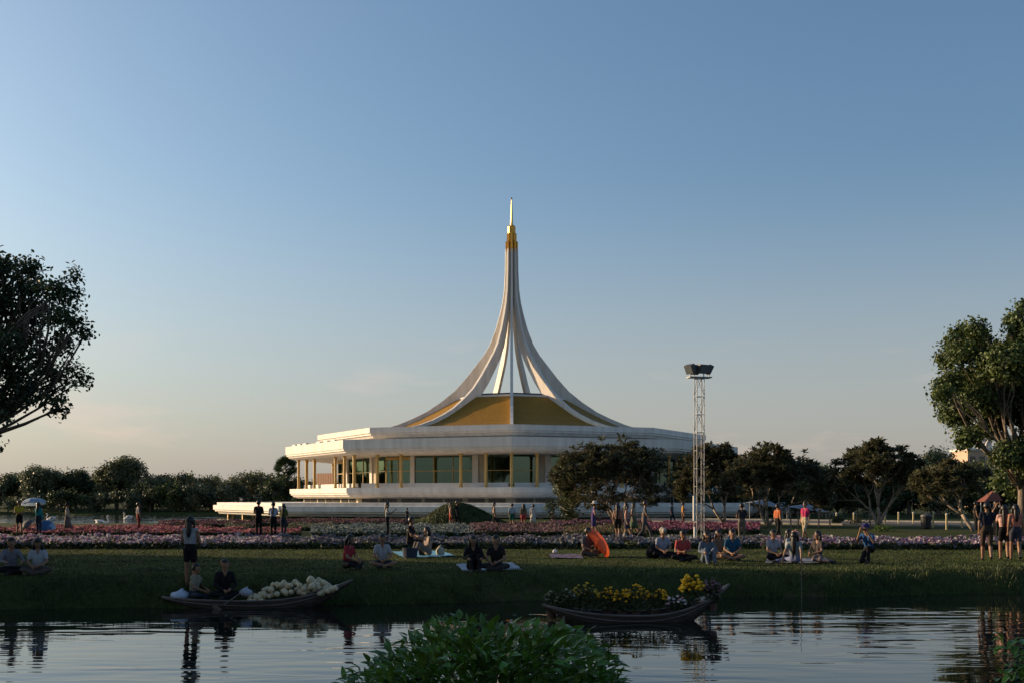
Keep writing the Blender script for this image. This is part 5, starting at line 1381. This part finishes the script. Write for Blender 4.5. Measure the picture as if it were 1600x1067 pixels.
person('standing girl in white top and black shorts behind the gourd boat', 297, 918, 1.60, 175, 'stand', 'fold', (.34, .35, .37), BLK, 'none', legs='short', hair='mid', shoe=SKIN)
person('person in pale top sitting in the gourd boat by the sack', 304, 938, 1.55, 80, 'sit_cross', 'lap', (.28, .26, .20), DJ, hair='short', z=25.3, lean=.1)
person('person in black sitting amidships in the gourd boat', 351, 937, 1.70, 25, 'sit_cross', 'lap', BLK, BLK, 'long', z=25.3, lean=.08)
# --- friends and walkers in the middle
person('man in black seen from behind, left of the three friends', 404, 839, 1.78, 180, 'stand', 'fold', BLK, BLK, 'short')
person('friend in white shirt seen from behind, middle of the three', 427, 840, 1.70, 178, 'stand', 'fold', (.42, .46, .56), BLK, 'short', hair='tail')
person('friend in olive green top, right of the three', 443, 838, 1.60, 172, 'stand', 'fold', (.10, .12, .03), DJ, hair='long')
person('woman in cream top photographing with phone before the low terrace', 605, 840, 1.68, 95, 'stand', 'phone', (.40, .38, .34), BLK, 'short', hair='mid', hold='phone')
person('distant child in dark top behind the black-shirted sitter', 636, 822, 1.25, 60, 'stand', 'fold', (.05, .04, .04), DJ)
person('person in black shirt sitting on the turquoise mat', 640, 868, 1.78, 80, 'sit_stool', 'lap', BLK, BLK, 'short', lean=.1)
person('girl with long dark hair kneeling on the turquoise mat', 668, 869, 1.74, -60, 'sit_knees', 'lap', (.40, .32, .27), (.18, .15, .13), 'none', hair='long', lean=.05)
person('seated person in red shirt left of the red and white one', 543, 890, 1.70, 70, 'sit_cross', 'lap', (.34, .03, .05), BLK, lean=.15, hair='mid', head_turn=.3)
person('seated person in red and white jersey facing the pond', 597, 888, 1.70, 15, 'sit_cross', 'lap', (.42, .40, .42), (.05, .05, .07), lean=.12, legs='short')
person('seated woman in black at the left of the pale blue mat', 739, 893, 1.68, 10, 'sit_knees', 'knees', BLK, BLK, 'long', hair='long', lean=.1)
person('seated man in dark shirt at the right of the pale blue mat', 776, 893, 1.74, -10, 'sit_cross', 'lap', (.022, .02, .02), (.05, .045, .045), lean=.22)
person('walker in pink dress by the grass mound', 704, 826, 1.62, 95, 'walk', 'down', (.46, .24, .20), (.40, .06, .04), 'none', legs='short', hair='mid')
person('walker in black with white collar by the grass mound', 714, 826, 1.74, 80, 'walk', 'down', BLK, BLK, hair='short')
person('woman in beige top and dark shorts right of the mound', 772, 826, 1.65, 95, 'walk', 'down', (.44, .30, .20), (.03, .03, .03), 'none', legs='mid', hair='mid')
person('boy in pale blue shirt and green shorts right of the mound', 800, 826, 1.58, 178, 'walk', 'down', (.40, .46, .50), (.02, .12, .08), legs='short')
person('child in khaki top and red shorts between the blue and white walkers', 818, 826, 1.55, 178, 'walk', 'down', (.18, .15, .09), (.38, .06, .06), legs='short', hair='mid')
person('child in long white top, rightmost of the mound walkers', 833, 826, 1.52, 165, 'walk', 'down', (.56, .52, .47), (.50, .46, .40), 'long', legs='mid', skirt=.5)
# --- around the broad frangipani
person('walker in purple top and white hat before the broad frangipani', 927, 842, 1.72, 90, 'walk', 'fold', (.10, .05, .20), (.07, .05, .16), 'none', legs='short', hat=('brim', (.42, .40, .38)), lean=.1)
person('seated man in grey shirt beside the orange umbrella', 917, 870, 1.74, 30, 'sit_cross', 'lap', (.10, .11, .12), (.09, .07, .06), lean=.15, head_turn=.5)
person('girl with green bag and dark shorts, left of the frangipani walkers', 965, 845, 1.62, 160, 'walk', 'down', (.30, .17, .12), BLK, 'none', legs='short', hair='long')
person('girl in pink sleeveless top reaching out before the frangipani', 979, 846, 1.64, 80, 'walk', 'reach', (.50, .24, .20), (.05, .05, .08), 'none', legs='short', hair='mid')
person('red-haired woman in green skirt behind the pink top', 990, 838, 1.66, 60, 'walk', 'down', (.30, .27, .20), (.08, .11, .06), 'none', legs='mid', skirt=.5, hair='mid')
person('man in grey shirt and trousers walking right past the frangipani', 1007, 844, 1.76, 85, 'walk', 'swing', (.10, .095, .095), (.08, .08, .085), stride=.34, lean=.06)
# --- by the mast
person('seated man in white shirt and pale cap left of the light mast', 1035, 872, 1.72, 10, 'sit_cross', 'lap', (.32, .34, .42), BLK, hat=('cap', (.26, .24, .20)), lean=.12)
person('seated person in coral red shirt left of the light mast', 1066, 878, 1.74, 5, 'sit_cross', 'fold', (.46, .08, .08), BLK, lean=.2, head_tilt=.35)
person('seated girl in denim jacket and red top below the mast', 1104, 881, 1.70, 5, 'sit_knees', 'knees', (.13, .16, .21), (.12, .15, .20), 'long', hair='long', lean=.08)
person('seated girl in tan top right of the denim jacket', 1122, 875, 1.68, 10, 'sit_side', 'lap', (.22, .14, .10), (.16, .11, .09), hair='mid', lean=.05)
person('seated man in blue shirt at the right of the mast group', 1144, 876, 1.74, -5, 'sit_cross', 'lap', (.02, .09, .17), (.10, .08, .08), lean=.12, legs='short')
person('distant person in orange by the path behind the magenta bed', 1067, 824, 1.65, 90, 'stand', 'reach', (.45, .22, .05), (.10, .05, .03))
person('distant person in grey by the path left of the orange one', 1050, 821, 1.62, 60, 'walk', 'down', (.12, .12, .13), DJ)
person('person in dark top and pale trousers standing right of the mast', 1159, 847, 1.66, 170, 'stand', 'fold', (.03, .03, .035), (.17, .14, .10))
# --- right
person('walker in orange shirt and black apron left of the magenta shirt', 1215, 843, 1.62, 120, 'walk', 'down', (.50, .13, .05), BLK, legs='long')
person('woman in magenta shirt and cream trousers walking', 1258, 844, 1.72, -50, 'walk', 'down', (.46, .035, .12), (.46, .38, .26), 'short', legs='mid', hair='short', stride=.3)
person('seated student in white shirt, leftmost of the four', 1207, 877, 1.72, 20, 'sit_cross', 'lap', (.34, .34, .38), BLK, lean=.1)
person('seated student in white behind, second of the four', 1233, 872, 1.66, 60, 'sit_cross', 'lap', (.34, .36, .40), DJ, hair='mid')
person('seated student in grey-blue shirt leaning, back to the camera', 1242, 881, 1.70, 150, 'sit_side', 'behind', (.20, .24, .26), (.16, .18, .30), hair='long', lean=-.1)
person('seated student with long hair in dark top, rightmost of the four', 1278, 879, 1.70, -60, 'sit_side', 'lap', (.06, .05, .05), (.18, .14, .14), hair='long')
person('kneeling photographer in blue shirt and blue cap', 1356, 880, 1.66, -40, 'kneel', 'camera', (.03, .10, .26), BLK, hat=('cap', (.03, .03, .12)), lean=.45, hold='camera')
person('man in dark T-shirt walking at the right edge', 1542, 876, 1.74, 165, 'walk', 'down', (.02, .022, .035), (.06, .04, .03), legs='mid', stride=.2)
person('woman in pale pink top and black shorts near the right edge', 1569, 875, 1.66, 165, 'walk', 'reach', (.58, .36, .30), BLK, legs='short', hair='long', stride=.1)
person('woman in coral top and dark shorts at the right frame edge', 1587, 876, 1.68, 170, 'walk', 'down', (.56, .20, .14), (.05, .05, .07), 'none', legs='short', hair='mid', stride=.16)
person('distant dark figure under the kiosk, left of the dark T-shirt', 1524, 828, 1.68, 90, 'stand', 'down', BLK, BLK)
person('distant figure with raised hands between the right-edge walkers', 1556, 838, 1.74, 10, 'stand', 'camera', (.03, .03, .04), BLK)
finish_people()
